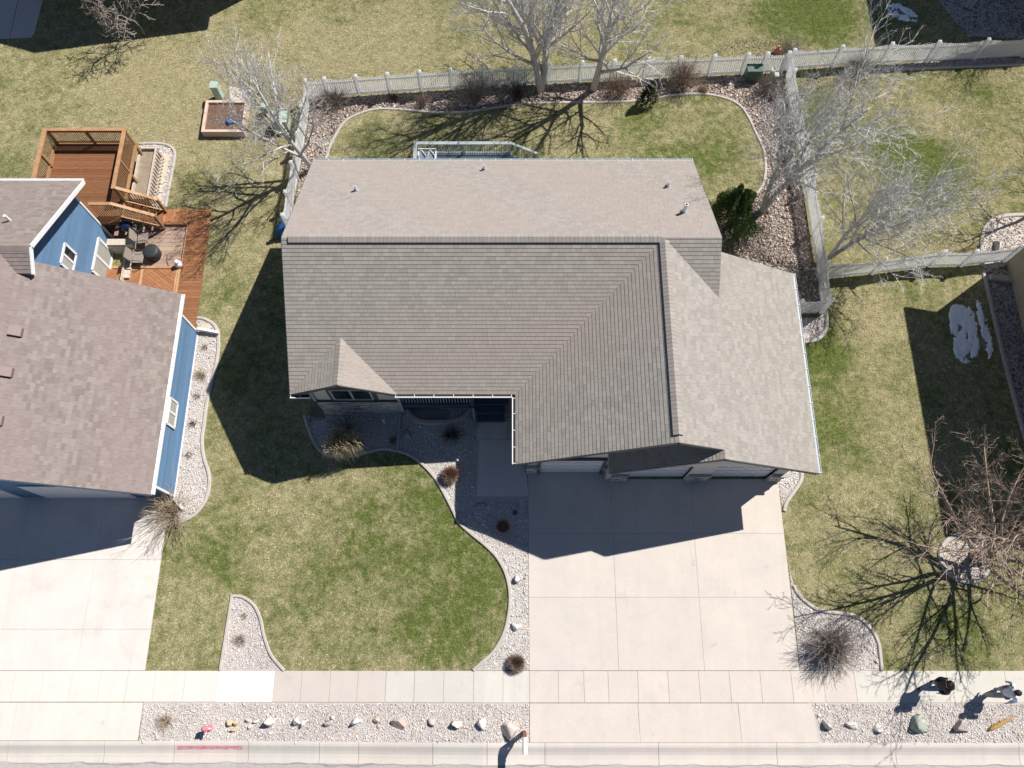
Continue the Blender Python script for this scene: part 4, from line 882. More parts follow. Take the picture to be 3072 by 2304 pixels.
b.tube([sc_ + Vector(((.08 + .011*i)*math.cos(i*.55), (.08 + .011*i)*math.sin(i*.55), .42 + .012*i)) for i in range(26)], .012, 5)
for a in (.5, 2.1, 3.7, 5.3): b.tube([sc_ + Vector((.3*math.cos(a), .3*math.sin(a), 0)), sc_ + Vector((.2*math.cos(a), .2*math.sin(a), .42))], .012, 5)
b.part('frame', M['steel_dark'], SPC)

# ------------------------------------------------------------------ houses at and beyond the edge of the picture
def plain_house(name, x0, x1, y0, y1, zb, ze, ridge, axis, label, wm, ov=.6, win=True):
    h = empty(name, ((x0+x1)/2, (y0+y1)/2, zb), label, 'house'); b = MB(); b.box(x0, x1, y0, y1, zb - .3, ze)
    if axis == 'y': b.add([(x, y, z) for y in (y0, y1) for x, z in ((x0, ze), (x1, ze), ((x0+x1)/2, ridge - .2))], [(0,1,2), (5,4,3), (0,3,4,1), (1,4,5,2), (2,5,3,0)])
    else: b.add([(x, y, z) for x in (x0, x1) for y, z in ((y0, ze), (y1, ze), ((y0+y1)/2, ridge - .2))], [(0,1,2), (5,4,3), (0,3,4,1), (1,4,5,2), (2,5,3,0)])
    w = b.part('wall', M[wm], h)
    xm, ym = (x0+x1)/2, (y0+y1)/2
    E0 = [(x0-ov, y0-ov), (x1+ov, y0-ov), (x1+ov, y1+ov), (x0-ov, y1+ov)]
    if axis == 'y': sl_ = [[(E0[0][0], E0[0][1], ze), (E0[3][0], E0[3][1], ze), (xm, E0[3][1], ridge), (xm, E0[0][1], ridge)], [(E0[1][0], E0[1][1], ze), (E0[2][0], E0[2][1], ze), (xm, E0[2][1], ridge), (xm, E0[1][1], ridge)]]
    else: sl_ = [[(E0[0][0], E0[0][1], ze), (E0[1][0], E0[1][1], ze), (E0[1][0], ym, ridge), (E0[0][0], ym, ridge)], [(E0[3][0], E0[3][1], ze), (E0[2][0], E0[2][1], ze), (E0[2][0], ym, ridge), (E0[3][0], ym, ridge)]]
    for q in sl_:
        r = MB(); r.add(q + [(x, y, z - .16) for x, y, z in q], [(0,1,2,3), (7,6,5,4), (0,4,5,1), (1,5,6,2), (2,6,7,3), (3,7,4,0)]); r.part('roof', M['roof_deck'], h)
    return h
plain_house('house', 21.5, 34, 8.4, 16.75, 0, 6.1, 8.2, 'y', 'tan stucco house whose side wall stands at the right edge of the picture', 'tan_stucco', .68)
plain_house('house', 23.6, 36, 32.6, 44, 0, 8.0, 10.5, 'y', 'house beyond the top right corner shading the snow behind the fence', 'tan_stucco', .55)
plain_house('house', -24.9, -13.2, 32.4, 44, -.8, 3.0, 5.9, 'y', 'house beyond the top left corner shading the far lawn', 'siding_taupe', .45)
BLOCK += [[(21.5, 8), (36, 8), (36, 17), (21.5, 17)]]
b = MB(); b.box(21.3, 21.49, 11.4, 12.0, .1, .7); tag(b.part('utility_meter', M['gutter_grey']), 'small grey utility box on the tan house wall', 'utility box')
for i in range(4):
    b = MB(); b.box(20.55 + i*.26, 20.79 + i*.26, 15.75 - .03*i, 15.98 - .03*i, .02, .22); tag(b.part('retaining_block', M['edging']), ['leftmost', 'second', 'third', 'rightmost'][i] + ' grey retaining block in the short row by the tan wall', 'block', 'blocks below the far fence')

# ------------------------------------------------------------------ white vinyl picket fences
PK = {}
def picket(h):
    k = round(h, 2)
    if k not in PK:
        b = MB(); b.box(-.03, .03, -.013, .013, .12, k - .03); b.add([(-.03,-.013,k-.03),(.03,-.013,k-.03),(.03,.013,k-.03),(-.03,.013,k-.03),(0,0,k)], [(0,1,4),(1,2,4),(2,3,4),(3,0,4)]); PK[k] = b.mesh('picket', M['vinyl'])
    return PK[k]
pb_ = MB(); pb_.box(-.062, .062, -.062, .062, -.2, 1.36); POST = pb_.mesh('post', M['vinyl'])
cb_ = MB(); cb_.add([(x, y, z) for z, s in ((1.36, .078), (1.385, .078), (1.43, .02)) for x, y in ((-s,-s),(s,-s),(s,s),(-s,s))], [(3,2,1,0)] + [(i*4+j, i*4+(j+1)%4, i*4+4+(j+1)%4, i*4+4+j) for i in range(2) for j in range(4)] + [(8,9,10,11)]); CAP = cb_.mesh('post_cap', M['vinyl'])
def fence(label, posts, solid=False, sp=.098, skip_first=False, gate=None):
    f = empty('picket_fence', (posts[0][0], posts[0][1], gz(posts[0][0])), label, 'fence', 'white vinyl picket fences')
    for i, (x, y) in enumerate(posts):
        if i == 0 and skip_first: continue
        p = place('post', POST, f, (x, y, gz(x))); place('post_cap', CAP, p, (x, y, gz(x)))
    for i in range(len(posts) - 1):
        a = Vector((*posts[i], gz(posts[i][0]))); c = Vector((*posts[i+1], gz(posts[i+1][0]))); d = c - a; L = d.length; ang = math.atan2(d.y, d.x); u = d / L
        r = MB(); a1 = a + u*.06; c1 = c - u*.06
        for z, h in ((.19, .14), (1.02, .09)): r = MB(); r.beam(a1 + Vector((0,0,z)), c1 + Vector((0,0,z)), .045, h); r.part('rail', M['vinyl'], f)
        n = max(3, int((L - .12) / sp))
        for k in range(n):
            t = (k + .5) / n; e = abs(2*t - 1); h = 1.19 + .15 * (e ** 2.2)
            q = a + u * (.06 + (L - .12) * t); place('picket', picket(round(h * 25) / 25), f, q, (0, 0, ang))
    return f
R1 = [(-9.65, 25.89), (-8.76, 25.92), (-7.28, 25.95), (-5.79, 25.96), (-4.27, 25.97), (-2.82, 25.98), (-1.28, 26.0), (.22, 26.06), (1.73, 26.14), (3.24, 26.25), (4.73, 26.35), (6.28, 26.46), (7.8, 26.54), (9.37, 26.62), (10.94, 26.71)]
fence('long white picket fence with scalloped tops across the back of the yard', R1)
fence('short white picket gate panel over the green box in the back fence', [(10.94, 26.73), (11.82, 26.75), (12.82, 26.8)], skip_first=True)
fence('white picket fence in shade running off at the upper right', [(13.09, 26.96), (15.34, 27.15), (17.67, 27.32), (19.87, 27.42), (22.18, 27.57), (24.5, 27.72), (26.8, 27.9)])
fence('white picket fence beside the left end of the house', [(-9.7, 25.72), (-9.75, 24.43), (-9.83, 22.95), (-9.92, 21.4), (-10.03, 19.87), (-10.05, 18.7)], skip_first=True)
fence('white picket stub joining the left fence to the house wall', [(-10.05, 18.64), (-8.9, 18.66), (-7.8, 18.66)], skip_first=True)
fence('white picket fence down the right side of the back yard', [(13.02, 26.7), (12.97, 25.82), (13.05, 24.05), (13.12, 22.27), (13.16, 20.15), (13.19, 18.05), (13.18, 15.95), (13.11, 14.24)], skip_first=True)
fence('white picket gate between the right fence and the garage wall', [(13.05, 14.24), (11.87, 14.17), (10.6, 14.12)], skip_first=True)
fence('white picket fence running from the right fence to the tan house', [(13.25, 15.85), (15.57, 16.09), (18.14, 16.44), (19.47, 16.46), (21.4, 16.7)], skip_first=True)

# ------------------------------------------------------------------ bare trees and shrubs
def bark_cols(kind):
    return {'white': [(.45, .435, .415), (.66, .64, .615)], 'rust': [(.33, .215, .16), (.52, .37, .29)], 'brown': [(.27, .205, .165), (.43, .34, .28)], 'grey': [(.27, .235, .21), (.38, .33, .30)], 'tan': [(.36, .28, .19), (.46, .37, .26)], 'dark': [(.09, .065, .055), (.15, .11, .095)]}[kind]
def perp(rnd, d):
    v = Vector((rnd.gauss(0, 1), rnd.gauss(0, 1), rnd.gauss(0, 1))); v -= d * v.dot(d)
    return v.normalized() if v.length > 1e-3 else Vector((1, 0, 0))
def grow(rnd, out, p, d, L, r, lvl, maxl, kids, cols, up, wob, rmin, angle, decay, st=.3):
    n = 5 if lvl == 0 else 4 if lvl < maxl else 2; pts = [p.copy()]; q = p.copy(); dd = d.copy(); ds = [dd.copy()]
    for i in range(n):
        dd = (dd + perp(rnd, dd) * rnd.uniform(0, wob) + Vector((0, 0, up * (1 if lvl else .3)))).normalized(); q = q + dd * (L / n); pts.append(q.copy()); ds.append(dd.copy())
    rs = [max(rmin * .7, r * (1 - .72 * i / n)) for i in range(n + 1)]
    c0, c1 = cols; k = rnd.random(); col = tuple(c0[i] + (c1[i] - c0[i]) * k for i in range(3))
    out[0 if lvl <= 1 else 1].tube(pts, rs, 8 if lvl == 0 else 5 if lvl == 1 else 3, lvl < 2, col)
    if lvl >= maxl: return
    m = kids[lvl]; phase = rnd.uniform(0, 6.28)
    for j in range(m):
        t = (st if lvl == 0 else .18) + (.8 if lvl else .98 - st) * (j + rnd.uniform(.1, .9)) / m; t = min(t, .99); i = min(int(t * n), n - 1); f = t * n - i
        b = pts[i].lerp(pts[i+1], f); bd = ds[i+1]
        x = bd.orthogonal().normalized(); y = bd.cross(x); a = phase + j * 2.4 + rnd.uniform(-.5, .5); s = x * math.cos(a) + y * math.sin(a)
        an = rnd.uniform(*angle[min(lvl, len(angle)-1)]); nd = (bd * math.cos(an) + s * math.sin(an)).normalized()
        ll = L * decay[min(lvl, len(decay)-1)] * rnd.uniform(.65, 1.15) * (1.15 - .45 * t)
        grow(rnd, out, b, nd, ll, max(rmin, rs[i] * rnd.uniform(.46, .62)), lvl + 1, maxl, kids, cols, up, wob * 1.15, rmin, angle, decay, st)
def tree(name, label, base, h, r, seed, kind='white', kids=(8, 8, 7, 4), lean=(0, 0), up=.10, wob=.22, rmin=.0072, angle=((.5, .95), (.45, .95), (.4, 1.0)), decay=(.62, .55, .5, .5), group=None, stems=1, st=.3, fork=.22):
    rnd = random.Random(seed); base = Vector(base); out = [MB(), MB()]
    t = empty(name, base, label, 'tree', group)
    for s in range(stems):
        d = Vector((lean[0] + (rnd.uniform(-fork, fork) if stems > 1 else 0), lean[1] + (rnd.uniform(-fork, fork) if stems > 1 else 0), 1)).normalized()
        grow(rnd, out, base - Vector((0, 0, .1)), d, h * (1 if s == 0 else .85), r, 0, len(kids), kids, bark_cols(kind), up, wob, rmin, angle, decay, st)
    out[0].part('trunk', M['bark'], t, True); out[1].part('crown', M['bark'], t); return t
TG = 'bare white-barked trees'
tree('bare_tree', 'bare white-barked tree leaning over the fence left of the house', (-9.25, 21.9, gz(-9.25)), 5.7, .14, 101, 'white', lean=(-.14, .06), kids=(14, 9, 7, 3), st=.16, group=TG)
tree('bare_tree', 'left of the two tall bare white trees behind the back fence', (1.35, 25.75, 0), 6.4, .19, 102, 'white', lean=(-.05, -.02), kids=(14, 9, 7, 3), stems=2, st=.16, group=TG)
tree('bare_tree', 'right of the two tall bare white trees behind the back fence', (3.85, 25.85, 0), 6.4, .18, 103, 'white', lean=(.05, -.02), kids=(14, 9, 7, 3), st=.16, group=TG)
tree('bare_tree', 'big bare white tree in the rock bed at the right rear corner', (11.15, 19.2, 0), 6.9, .14, 104, 'white', lean=(-.02, .05), kids=(12, 9, 7, 3), stems=2, fork=.13, group=TG)
tree('bare_tree', 'bare white tree leaning over the lawn beyond the right fence', (13.75, 16.85, 0), 5.4, .10, 105, 'white', lean=(.16, .13), kids=(11, 9, 6, 3), stems=3, fork=.26, group=TG)
tree('street_tree', 'purple-brown bare tree with wide twiggy crown in a round stone ring', (17.62, 4.03, 0), 3.5, .19, 106, 'brown', kids=(16, 10, 8, 3), lean=(-.05, .1), st=.12, up=.045, wob=.26, angle=((.65, 1.25), (.4, 1.0), (.4, 1.0)), decay=(1.35, .48, .42, .42), rmin=.0085)
tree('small_tree', 'small bare tree in front of the shaded far lawn at upper left', (-18.3, 29.75, -.8), 2.7, .045, 107, 'grey', kids=(13, 8, 4), lean=(-.05, .02), up=.03, wob=.4, rmin=.014, angle=((.7, 1.3), (.5, 1.1), (.4, 1.0)))
tree('small_tree', 'bare dark branches at the top right corner', (25.0, 29.6, 0), 5.4, .10, 108, 'brown', kids=(13, 9, 6), lean=(-.05, .02), st=.18, rmin=.012)
tree('small_tree', 'bare dark tree in the curved bed at the right edge', (22.9, 18.9, 0), 3.8, .08, 109, 'dark', kids=(9, 7, 5), lean=(-.12, -.05), up=.02, rmin=.01)

def bush(label, base, R, h, n, seed, kind, up=.5, r0=.006, seg=4, branch=2, name='bare_shrub', cat='shrub', group=None, droop=0.0, spread=1.0, dome=False, rag=.8):
    rnd = random.Random(seed); b = MB(); base = Vector(base); c0, c1 = bark_cols(kind)
    def stem(p, d, L, r, lv):
        pts = [p]; q = p.copy(); dd = d.copy()
        for i in range(seg):
            dd = (dd + perp(rnd, dd) * rnd.uniform(0, .25) + Vector((0, 0, -droop * i / seg))).normalized(); q = q + dd * (L / seg); pts.append(q.copy())
        k = rnd.random(); b.tube(pts, [r * (1 - .6*i/seg) for i in range(seg + 1)], 3, False, tuple(c0[i] + (c1[i]-c0[i])*k for i in range(3)))
        if lv:
            for _ in range(branch):
                i = rnd.randrange(1, seg + 1); nd = (d + perp(rnd, d) * rnd.uniform(.4, .9)).normalized(); stem(pts[i], nd, L * rnd.uniform(.3, .55), r * .7, lv - 1)
    for i in range(n):
        a = rnd.uniform(0, 6.283); e = rnd.random() ** .6 * spread; d = Vector((math.cos(a)*e*R/h, math.sin(a)*e*R/h, up + rnd.uniform(.2, .8)*(1-e*.5))).normalized()
        p = base + Vector((math.cos(a), math.sin(a), 0)) * rnd.uniform(0, .22) * R
        if dome:
            q = base + Vector((math.cos(a)*R*e, math.sin(a)*R*e, h * math.sqrt(max(0, 1 - e*e)) * .9 + .1 * h)) * 1.0; d = (q - p); L = d.length * rnd.uniform(rag, 1.0); d.normalize()
        else: L = math.hypot(R*e, h) * rnd.uniform(.6, 1.0)
        stem(p, d, L, r0, 1 if branch else 0)
    return tag(b.part(name, M['bark'], None), label, cat, group)
def gp(px, py): v = PX(px, py); return v
bush('round reddish-brown shrub in the sunlit patch of front gravel', gp(1352, 1428), .44, .62, 1500, 201, 'rust', .3, .007, 3, 0, dome=True)
bush('round dark brown shrub at the sidewalk corner of the gravel bed', gp(1548, 1990), .42, .5, 1300, 202, 'brown', .3, .007, 3, 0, dome=True)
bush('large bare grey twiggy shrub in the bed right of the driveway', gp(2490, 1945), 1.15, 1.35, 520, 203, 'grey', .35, .0075, 4, 3, dome=True, rag=.45)
bush('sprawling tan shrub at the front corner of the blue house', gp(520, 1540), 1.1, 1.3, 130, 204, 'tan', .3, .010, 4, 3)
bush('dead brown plants in the shaded front gravel below the porch', gp(1355, 1305), .45, .35, 160, 205, 'dark', .25, .007, 3, 1, 'dead_plant', 'plant')
bush('bare dark shrub standing in the shaded bed under the bedroom window', gp(1040, 1290), .7, 1.1, 90, 206, 'dark', .5, .007, 4, 2)
for i, (px, py, R, h, n, k, lab) in enumerate([(1005, 310, .9, .9, 200, 'grey', 'pale brown bare bush in the back left corner of the fence'), (1268, 315, .35, .5, 120, 'brown', 'small rust-brown bush before the back fence'), (1428, 300, .75, 1.2, 260, 'grey', 'dense bare grey bush against the back fence left of the tall trees'), (1555, 290, .5, .7, 130, 'dark', 'dark leafless bush below the left tall white tree'),
      (1855, 280, .75, 1.0, 240, 'brown', 'brown bare bush between the tall white tree and the small conifer'), (2045, 258, .85, 1.3, 280, 'brown', 'brown bare bush rising above the back fence'), (2300, 275, .7, .9, 180, 'grey', 'tangled dry bush at the back right corner of the yard'), (1180, 300, .3, .35, 90, 'dark', 'low dead plant on the rocks by the back lawn'), (2110, 275, .25, .3, 110, 'tan', 'small yellowish plant on the rocks near the back right corner'),
      (2570, 215, .9, .9, 200, 'grey', 'dry brush at the foot of the upper right fence'), (2370, 160, .7, .6, 150, 'grey', 'dry brush behind the back right fence corner')]):
    bush(lab, gp(px, py), R, h, n, 300 + i, k, .45, .008, 3, 2)
for i, (px, py, k, s, lab) in enumerate([(616, 1045, 'brown', .2, 'rust-brown dead perennial nearest the rear of the blue side bed'), (604, 1128, 'tan', .32, 'golden ornamental tuft beside the blue wall'), (593, 1190, 'brown', .18, 'small red-brown tuft below the golden one'), (580, 1272, 'dark', .18, 'small dark tuft beside the side window of the blue house'), (568, 1365, 'brown', .2, 'red-brown tuft in the gravel near the front of the blue wall'), (733, 1848, 'tan', .15, 'tiny dry tuft in the wedge of gravel'), (722, 1920, 'brown', .3, 'sparse reddish ground plant in the wedge of gravel'), (497, 2165, 'tan', .36, 'round dry brown clump in the parkway gravel by the neighbour driveway'), (1180, 1322, 'dark', .2, 'dark tuft beside the drain pipe in the shaded bed')]):
    bush(lab, gp(px, py), s, s * .7, 70 if s < .3 else 130, 400 + i, k, .4, .006, 3, 1, 'dead_plant', 'plant', 'dead perennials in the gravel')
# straw ornamental grass: arching blades
def straw(label, base, R, h, n, seed):
    rnd = random.Random(seed); b = MB(); base = Vector(base)
    cl = [Vector((rnd.uniform(-.55, .55), rnd.uniform(-.3, .2), 0)) for _ in range(11)]
    for i in range(n):
        a = rnd.uniform(0, 6.283); d = Vector((math.cos(a), math.sin(a), 0)); s = Vector((-d.y, d.x, 0)) * rnd.uniform(.008, .014); L = R * rnd.uniform(.5, 1.1); hh = h * rnd.uniform(.6, 1.1); p0 = base + cl[rnd.randrange(11)] + d * rnd.uniform(0, .12)
        pts = [p0 + d*(L*t) + Vector((0, 0, hh * 4 * t * (1 - t * rnd.uniform(.8, .95)) * .9)) for t in (0, .3, .6, .85, 1)]; vs = []
        for k, p in enumerate(pts): w = s * (1 - .8*k/4); vs += [p - w, p + w]
        c = rnd.uniform(.7, 1.15); b.add(vs, [(2*k, 2*k+1, 2*k+3, 2*k+2) for k in range(4)], (.50*c, .43*c, .29*c))
    return tag(b.part('ornamental_grass', M['bark']), label, 'ornamental grass')
straw('clump of straw-coloured ornamental grass half out of the house shadow', gp(1046, 1342), .45, 1.45, 1100, 501)
# conifers: sprays of needles round a stem
def conifer(label, base, R, h, n, seed, cols, tip=.55):
    rnd = random.Random(seed); base = Vector(base); t = empty('evergreen_shrub', base, label, 'evergreen'); st = MB(); st.tube([base, base + Vector((0, 0, h * .8))], [.06, .02], 6, True, (.10, .07, .05)); st.part('trunk', M['bark'], t)
    b = MB()
    for i in range(n):
        z = rnd.random() ** .8; a = rnd.uniform(0, 6.283); rr = R * (1 - z) ** tip * (.45 + .55 * rnd.random() ** .5) * (1 + .25 * math.sin(a * 3 + z * 9)) * (1 + .18 * math.sin(a * 7 + seed))
        p = base + Vector((math.cos(a)*rr, math.sin(a)*rr, .08 + z * h * (1 + .1 * math.sin(a * 5)))); d = Vector((math.cos(a), math.sin(a), rnd.uniform(.1, 1.2))).normalized()
        L = rnd.uniform(.05, .12); c = rnd.uniform(.6, 1.3); col = tuple(q * c for q in cols[rnd.randrange(len(cols))])
        for _ in range(2):
            s = perp(rnd, d) * rnd.uniform(.012, .026); b.add([p - s, p + s, p + d*L + s*.3 + perp(rnd, d)*.02], [(0, 1, 2)], col)
    b.part('foliage', M['needles'], t); return t
conifer('dark green juniper bush at the right rear corner of the house', (9.35, 18.2, 0), 1.25, 2.9, 15000, 601, [(.12, .19, .055), (.15, .23, .06), (.09, .15, .045), (.20, .27, .08)])
conifer('small dark conical evergreen before the back fence', (6.35, 25.05, 0), .42, 1.3, 2200, 602, [(.07, .095, .045), (.09, .12, .05)], .8)

# ------------------------------------------------------------------ loose stone and grass as real pieces
def ico(sub=0):
    bm = bmesh.new(); bmesh.ops.create_icosphere(bm, subdivisions=sub + 1, radius=1); V = np.array([v.co[:] for v in bm.verts]); F = np.array([[v.index for v in f.verts] for f in bm.faces]); bm.free(); return V, F
OCT = (np.array([(1,0,0),(-1,0,0),(0,1,0),(0,-1,0),(0,0,1),(.0,.0,-1)], float), np.array([(0,2,4),(2,1,4),(1,3,4),(3,0,4),(2,0,5),(1,2,5),(3,1,5),(0,3,5)]))
def scatter_pebbles(name, poly, dens, size, cols, avoid=(), dz=.012, proto=None, parent=None):
    p = np.array(poly); x0, y0 = p.min(0); x1, y1 = p.max(0); n = int((x1-x0)*(y1-y0)*dens); pts = np.column_stack([RNG.uniform(x0, x1, n), RNG.uniform(y0, y1, n)])
    k = inside(pts, poly)
    for a in avoid: k &= ~inside(pts, a)
    pts = pts[k]; n = len(pts); V0, F0 = proto or OCT; m = len(V0)
    s = size * RNG.lognormal(0, .36, n); sc = np.column_stack([s, s * RNG.uniform(.6, .95, n), s * RNG.uniform(.35, .6, n)])
    jit = 1 + RNG.uniform(-.22, .22, (n, m, 1)); V = V0[None] * jit * sc[:, None, :]
    a = RNG.uniform(0, 6.283, n); tl = RNG.normal(0, .3, n); ca, sa = np.cos(a), np.sin(a)
    V[..., 2] += V[..., 0] * np.tan(tl)[:, None]
    X = V[..., 0] * ca[:, None] - V[..., 1] * sa[:, None]; Y = V[..., 0] * sa[:, None] + V[..., 1] * ca[:, None]
    V = np.stack([X + pts[:, 0, None], Y + pts[:, 1, None], V[..., 2] + (gza(pts[:, 0]) + dz + sc[:, 2] * .45)[:, None]], -1)
    F = F0[None] + (np.arange(n) * m)[:, None, None]
    ci = RNG.integers(0, len(cols), n); C = np.clip(np.array(cols)[ci] * RNG.uniform(.72, 1.42, (n, 1)), 0, .86); C = C * (1 + .10 * np.sin(pts[:, 0] * 1.7 + 1.3 * np.sin(pts[:, 1] * 2.1)) * np.sin(pts[:, 1] * 1.9 + pts[:, 0] * .6))[:, None]; C = np.clip(C, 0, .86); C = np.repeat(C, m, 0)
    return tag(place(name, npmesh(name, V.reshape(-1, 3), F.reshape(-1, 3), M['pebble'], C), parent), kind='stuff')
LIGHT = [(.60, .56, .53), (.66, .62, .59), (.56, .48, .44), (.62, .55, .51), (.44, .40, .38), (.54, .50, .48), (.68, .64, .62)]
FRONT = [(.58, .56, .53), (.64, .62, .60), (.51, .47, .44), (.44, .42, .41), (.54, .53, .52), (.62, .57, .53)]
REAR = [(.45, .365, .31), (.52, .445, .39), (.36, .275, .235), (.55, .50, .45), (.27, .205, .175), (.48, .405, .36), (.40, .325, .275)]
RING_COL = [(.42, .30, .17), (.50, .45, .36), (.34, .22, .13), (.56, .53, .48), (.30, .28, .27)]
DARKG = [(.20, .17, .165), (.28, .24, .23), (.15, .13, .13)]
walk = FLAT + [[(-7.7, 9.97), (7, 9.97), (7, 19), (-7.7, 19)], [(.62, 7.03), (10.45, 7.03), (10.45, 14), (.62, 14)]]
GLAB = dict(front='pale gravel of the curved bed before the house', wedge='pale gravel in the wedge bed at the left sidewalk', strip='pinkish gravel of the parkway strip left of the driveway', strip_r='pinkish gravel of the parkway strip right of the driveway', right='gravel round the big twiggy shrub', garage='gravel at the garage corner', gate='gravel below the picket gate', blue='white gravel along the blue wall', path='gravel round the stepping stones', side='dark gravel in shade by the tan wall', topstrip='gravel under the upper right fence', far_bed='rocks in the curved bed at the right edge', topright='dark shaded gravel in the top right corner')
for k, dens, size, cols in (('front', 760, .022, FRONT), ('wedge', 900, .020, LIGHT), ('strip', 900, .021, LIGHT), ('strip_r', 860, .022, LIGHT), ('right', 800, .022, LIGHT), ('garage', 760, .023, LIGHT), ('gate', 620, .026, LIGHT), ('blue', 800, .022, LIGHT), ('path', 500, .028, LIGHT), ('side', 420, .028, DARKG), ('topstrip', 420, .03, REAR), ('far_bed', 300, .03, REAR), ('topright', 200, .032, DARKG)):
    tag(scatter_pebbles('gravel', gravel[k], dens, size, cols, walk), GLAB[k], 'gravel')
tag(scatter_pebbles('river_rock', YARD, 260, .044, REAR, [BACKLAWN, [(-7.7, 9.97), (7.2, 9.97), (7.2, 19.2), (-7.7, 19.2)], [(.62, 7), (10.45, 7), (10.45, 14.05), (.62, 14.05)]], .012), 'pink and tan river rock round the back lawn', 'rock')
tag(scatter_pebbles('leaf_litter', YARD, 45, .03, [(.20, .14, .09), (.28, .20, .12), (.13, .09, .06)], [BACKLAWN, [(-7.7, 9.97), (7.2, 9.97), (7.2, 19.2), (-7.7, 19.2)], [(.62, 7), (10.45, 7), (10.45, 14.05), (.62, 14.05)]], .05), 'dead brown leaves lying over the backyard rocks', 'leaves')
tag(scatter_pebbles('ring_gravel', RING, 650, .024, RING_COL), 'brown gravel inside the tree ring', 'gravel')
for p, l in zip(MULCH, ('at the back left fence corner', 'behind the back right fence corner', 'round the utility boxes', 'at the left corner of the house', 'in front of the upper right fence')): tag(scatter_pebbles('mulch_chips', p, 210, .021, [(.27, .20, .15), (.38, .30, .22), (.20, .145, .11), (.45, .38, .28)]), 'brown mulch ' + l, 'mulch')

def grass(name, polys, dens, avoid, clipview=True):
    P = []
    for poly in polys:
        p = np.array(poly); x0, y0 = p.min(0); x1, y1 = p.max(0); n = int((x1-x0)*(y1-y0)*dens); q = np.column_stack([RNG.uniform(x0, x1, n), RNG.uniform(y0, y1, n)]); q = q[inside(q, poly)]
        q = q[np.abs(q[:, 0]) < 20.5 + .24 * q[:, 1]]
        for a in avoid: q = q[~inside(q, a)]
        P.append(q)
    P = np.concatenate(P); n = len(P); NB = 6
    a = RNG.uniform(0, 6.283, (n, NB)); L = RNG.uniform(.02, .055, (n, NB)); w = RNG.uniform(.005, .0095, (n, NB)); H = RNG.uniform(.015, .045, (n, NB)); ox = RNG.normal(0, .03, (n, NB, 2))
    bx = P[:, None, 0] + ox[..., 0]; by = P[:, None, 1] + ox[..., 1]; bz = gza(bx) + .004
    dx, dy = np.cos(a), np.sin(a)
    V = np.stack([np.stack([bx - dy*w, by + dx*w, bz], -1), np.stack([bx + dy*w, by - dx*w, bz], -1), np.stack([bx + dx*L, by + dy*L, bz + H], -1)], 2).reshape(-1, 3)
    F = np.arange(len(V)).reshape(-1, 3); c = np.repeat(RNG.uniform(.7, 1.3, (n, 1)) * RNG.uniform(.8, 1.2, (n, NB)), 3, 1).reshape(-1, 1)
    return tag(place(name, npmesh(name, V, F, M['grass_blade'], np.repeat(c, 3, 1))), kind='stuff'), n
HOUSE_FP = [[(-7.75, 9.9), (7.1, 9.9), (7.1, 19.2), (-7.75, 19.2)], [(.6, 6.9), (10.5, 6.9), (10.5, 14.1), (.6, 14.1)]]
FRONTLAWN = [(-28, -.05), (28, -.05), (30, 34), (-30, 34)]
go, ng = grass('grass', [FRONTLAWN], 150, BLOCK + [YARD] + HOUSE_FP); tag(go, 'short half-dormant lawn grass', 'grass')
go2, ng2 = grass('back_grass', [BACKLAWN], 150, HOUSE_FP + [[(-4.3, 19), (0, 19), (0, 21.8), (-4.3, 21.8)]]); go2.location.z = .028; tag(go2, 'lawn grass behind the house', 'grass')

# ------------------------------------------------------------------ boulders and the log
def boulder(label, px, py, w, l, h, seed, col, rot=0.0, group='boulders along the parkway gravel', m=None):
    c = PX(px, py); V, F = ico(2); rnd = np.random.default_rng(seed); V = V.copy()
    for _ in range(14):
        n = rnd.normal(size=3); n[2] = abs(n[2]) * .6; n /= np.linalg.norm(n); d = rnd.uniform(.34, .66); k = np.clip(V @ n - d, 0, None); V -= k[:, None] * n
    V += rnd.normal(0, .012, V.shape); V *= np.array([w/2*1.6, l/2*1.6, h*1.45])
    a = rot; R_ = np.array([[math.cos(a), -math.sin(a), 0], [math.sin(a), math.cos(a), 0], [0, 0, 1]]); V = V @ R_.T
    C = np.array(col) * rnd.uniform(.85, 1.12, (len(V), 1))
    me = npmesh('boulder', V, F, M['stone'], C); return tag(place('boulder', me, None, (c.x, c.y, c.z + h * .12)), label, 'boulder', group)
TAN = (.52, .41, .25); WHT = (.68, .66, .62); PNK = (.52, .42, .37); PUR = (.36, .31, .30); GRN = (.30, .34, .29)
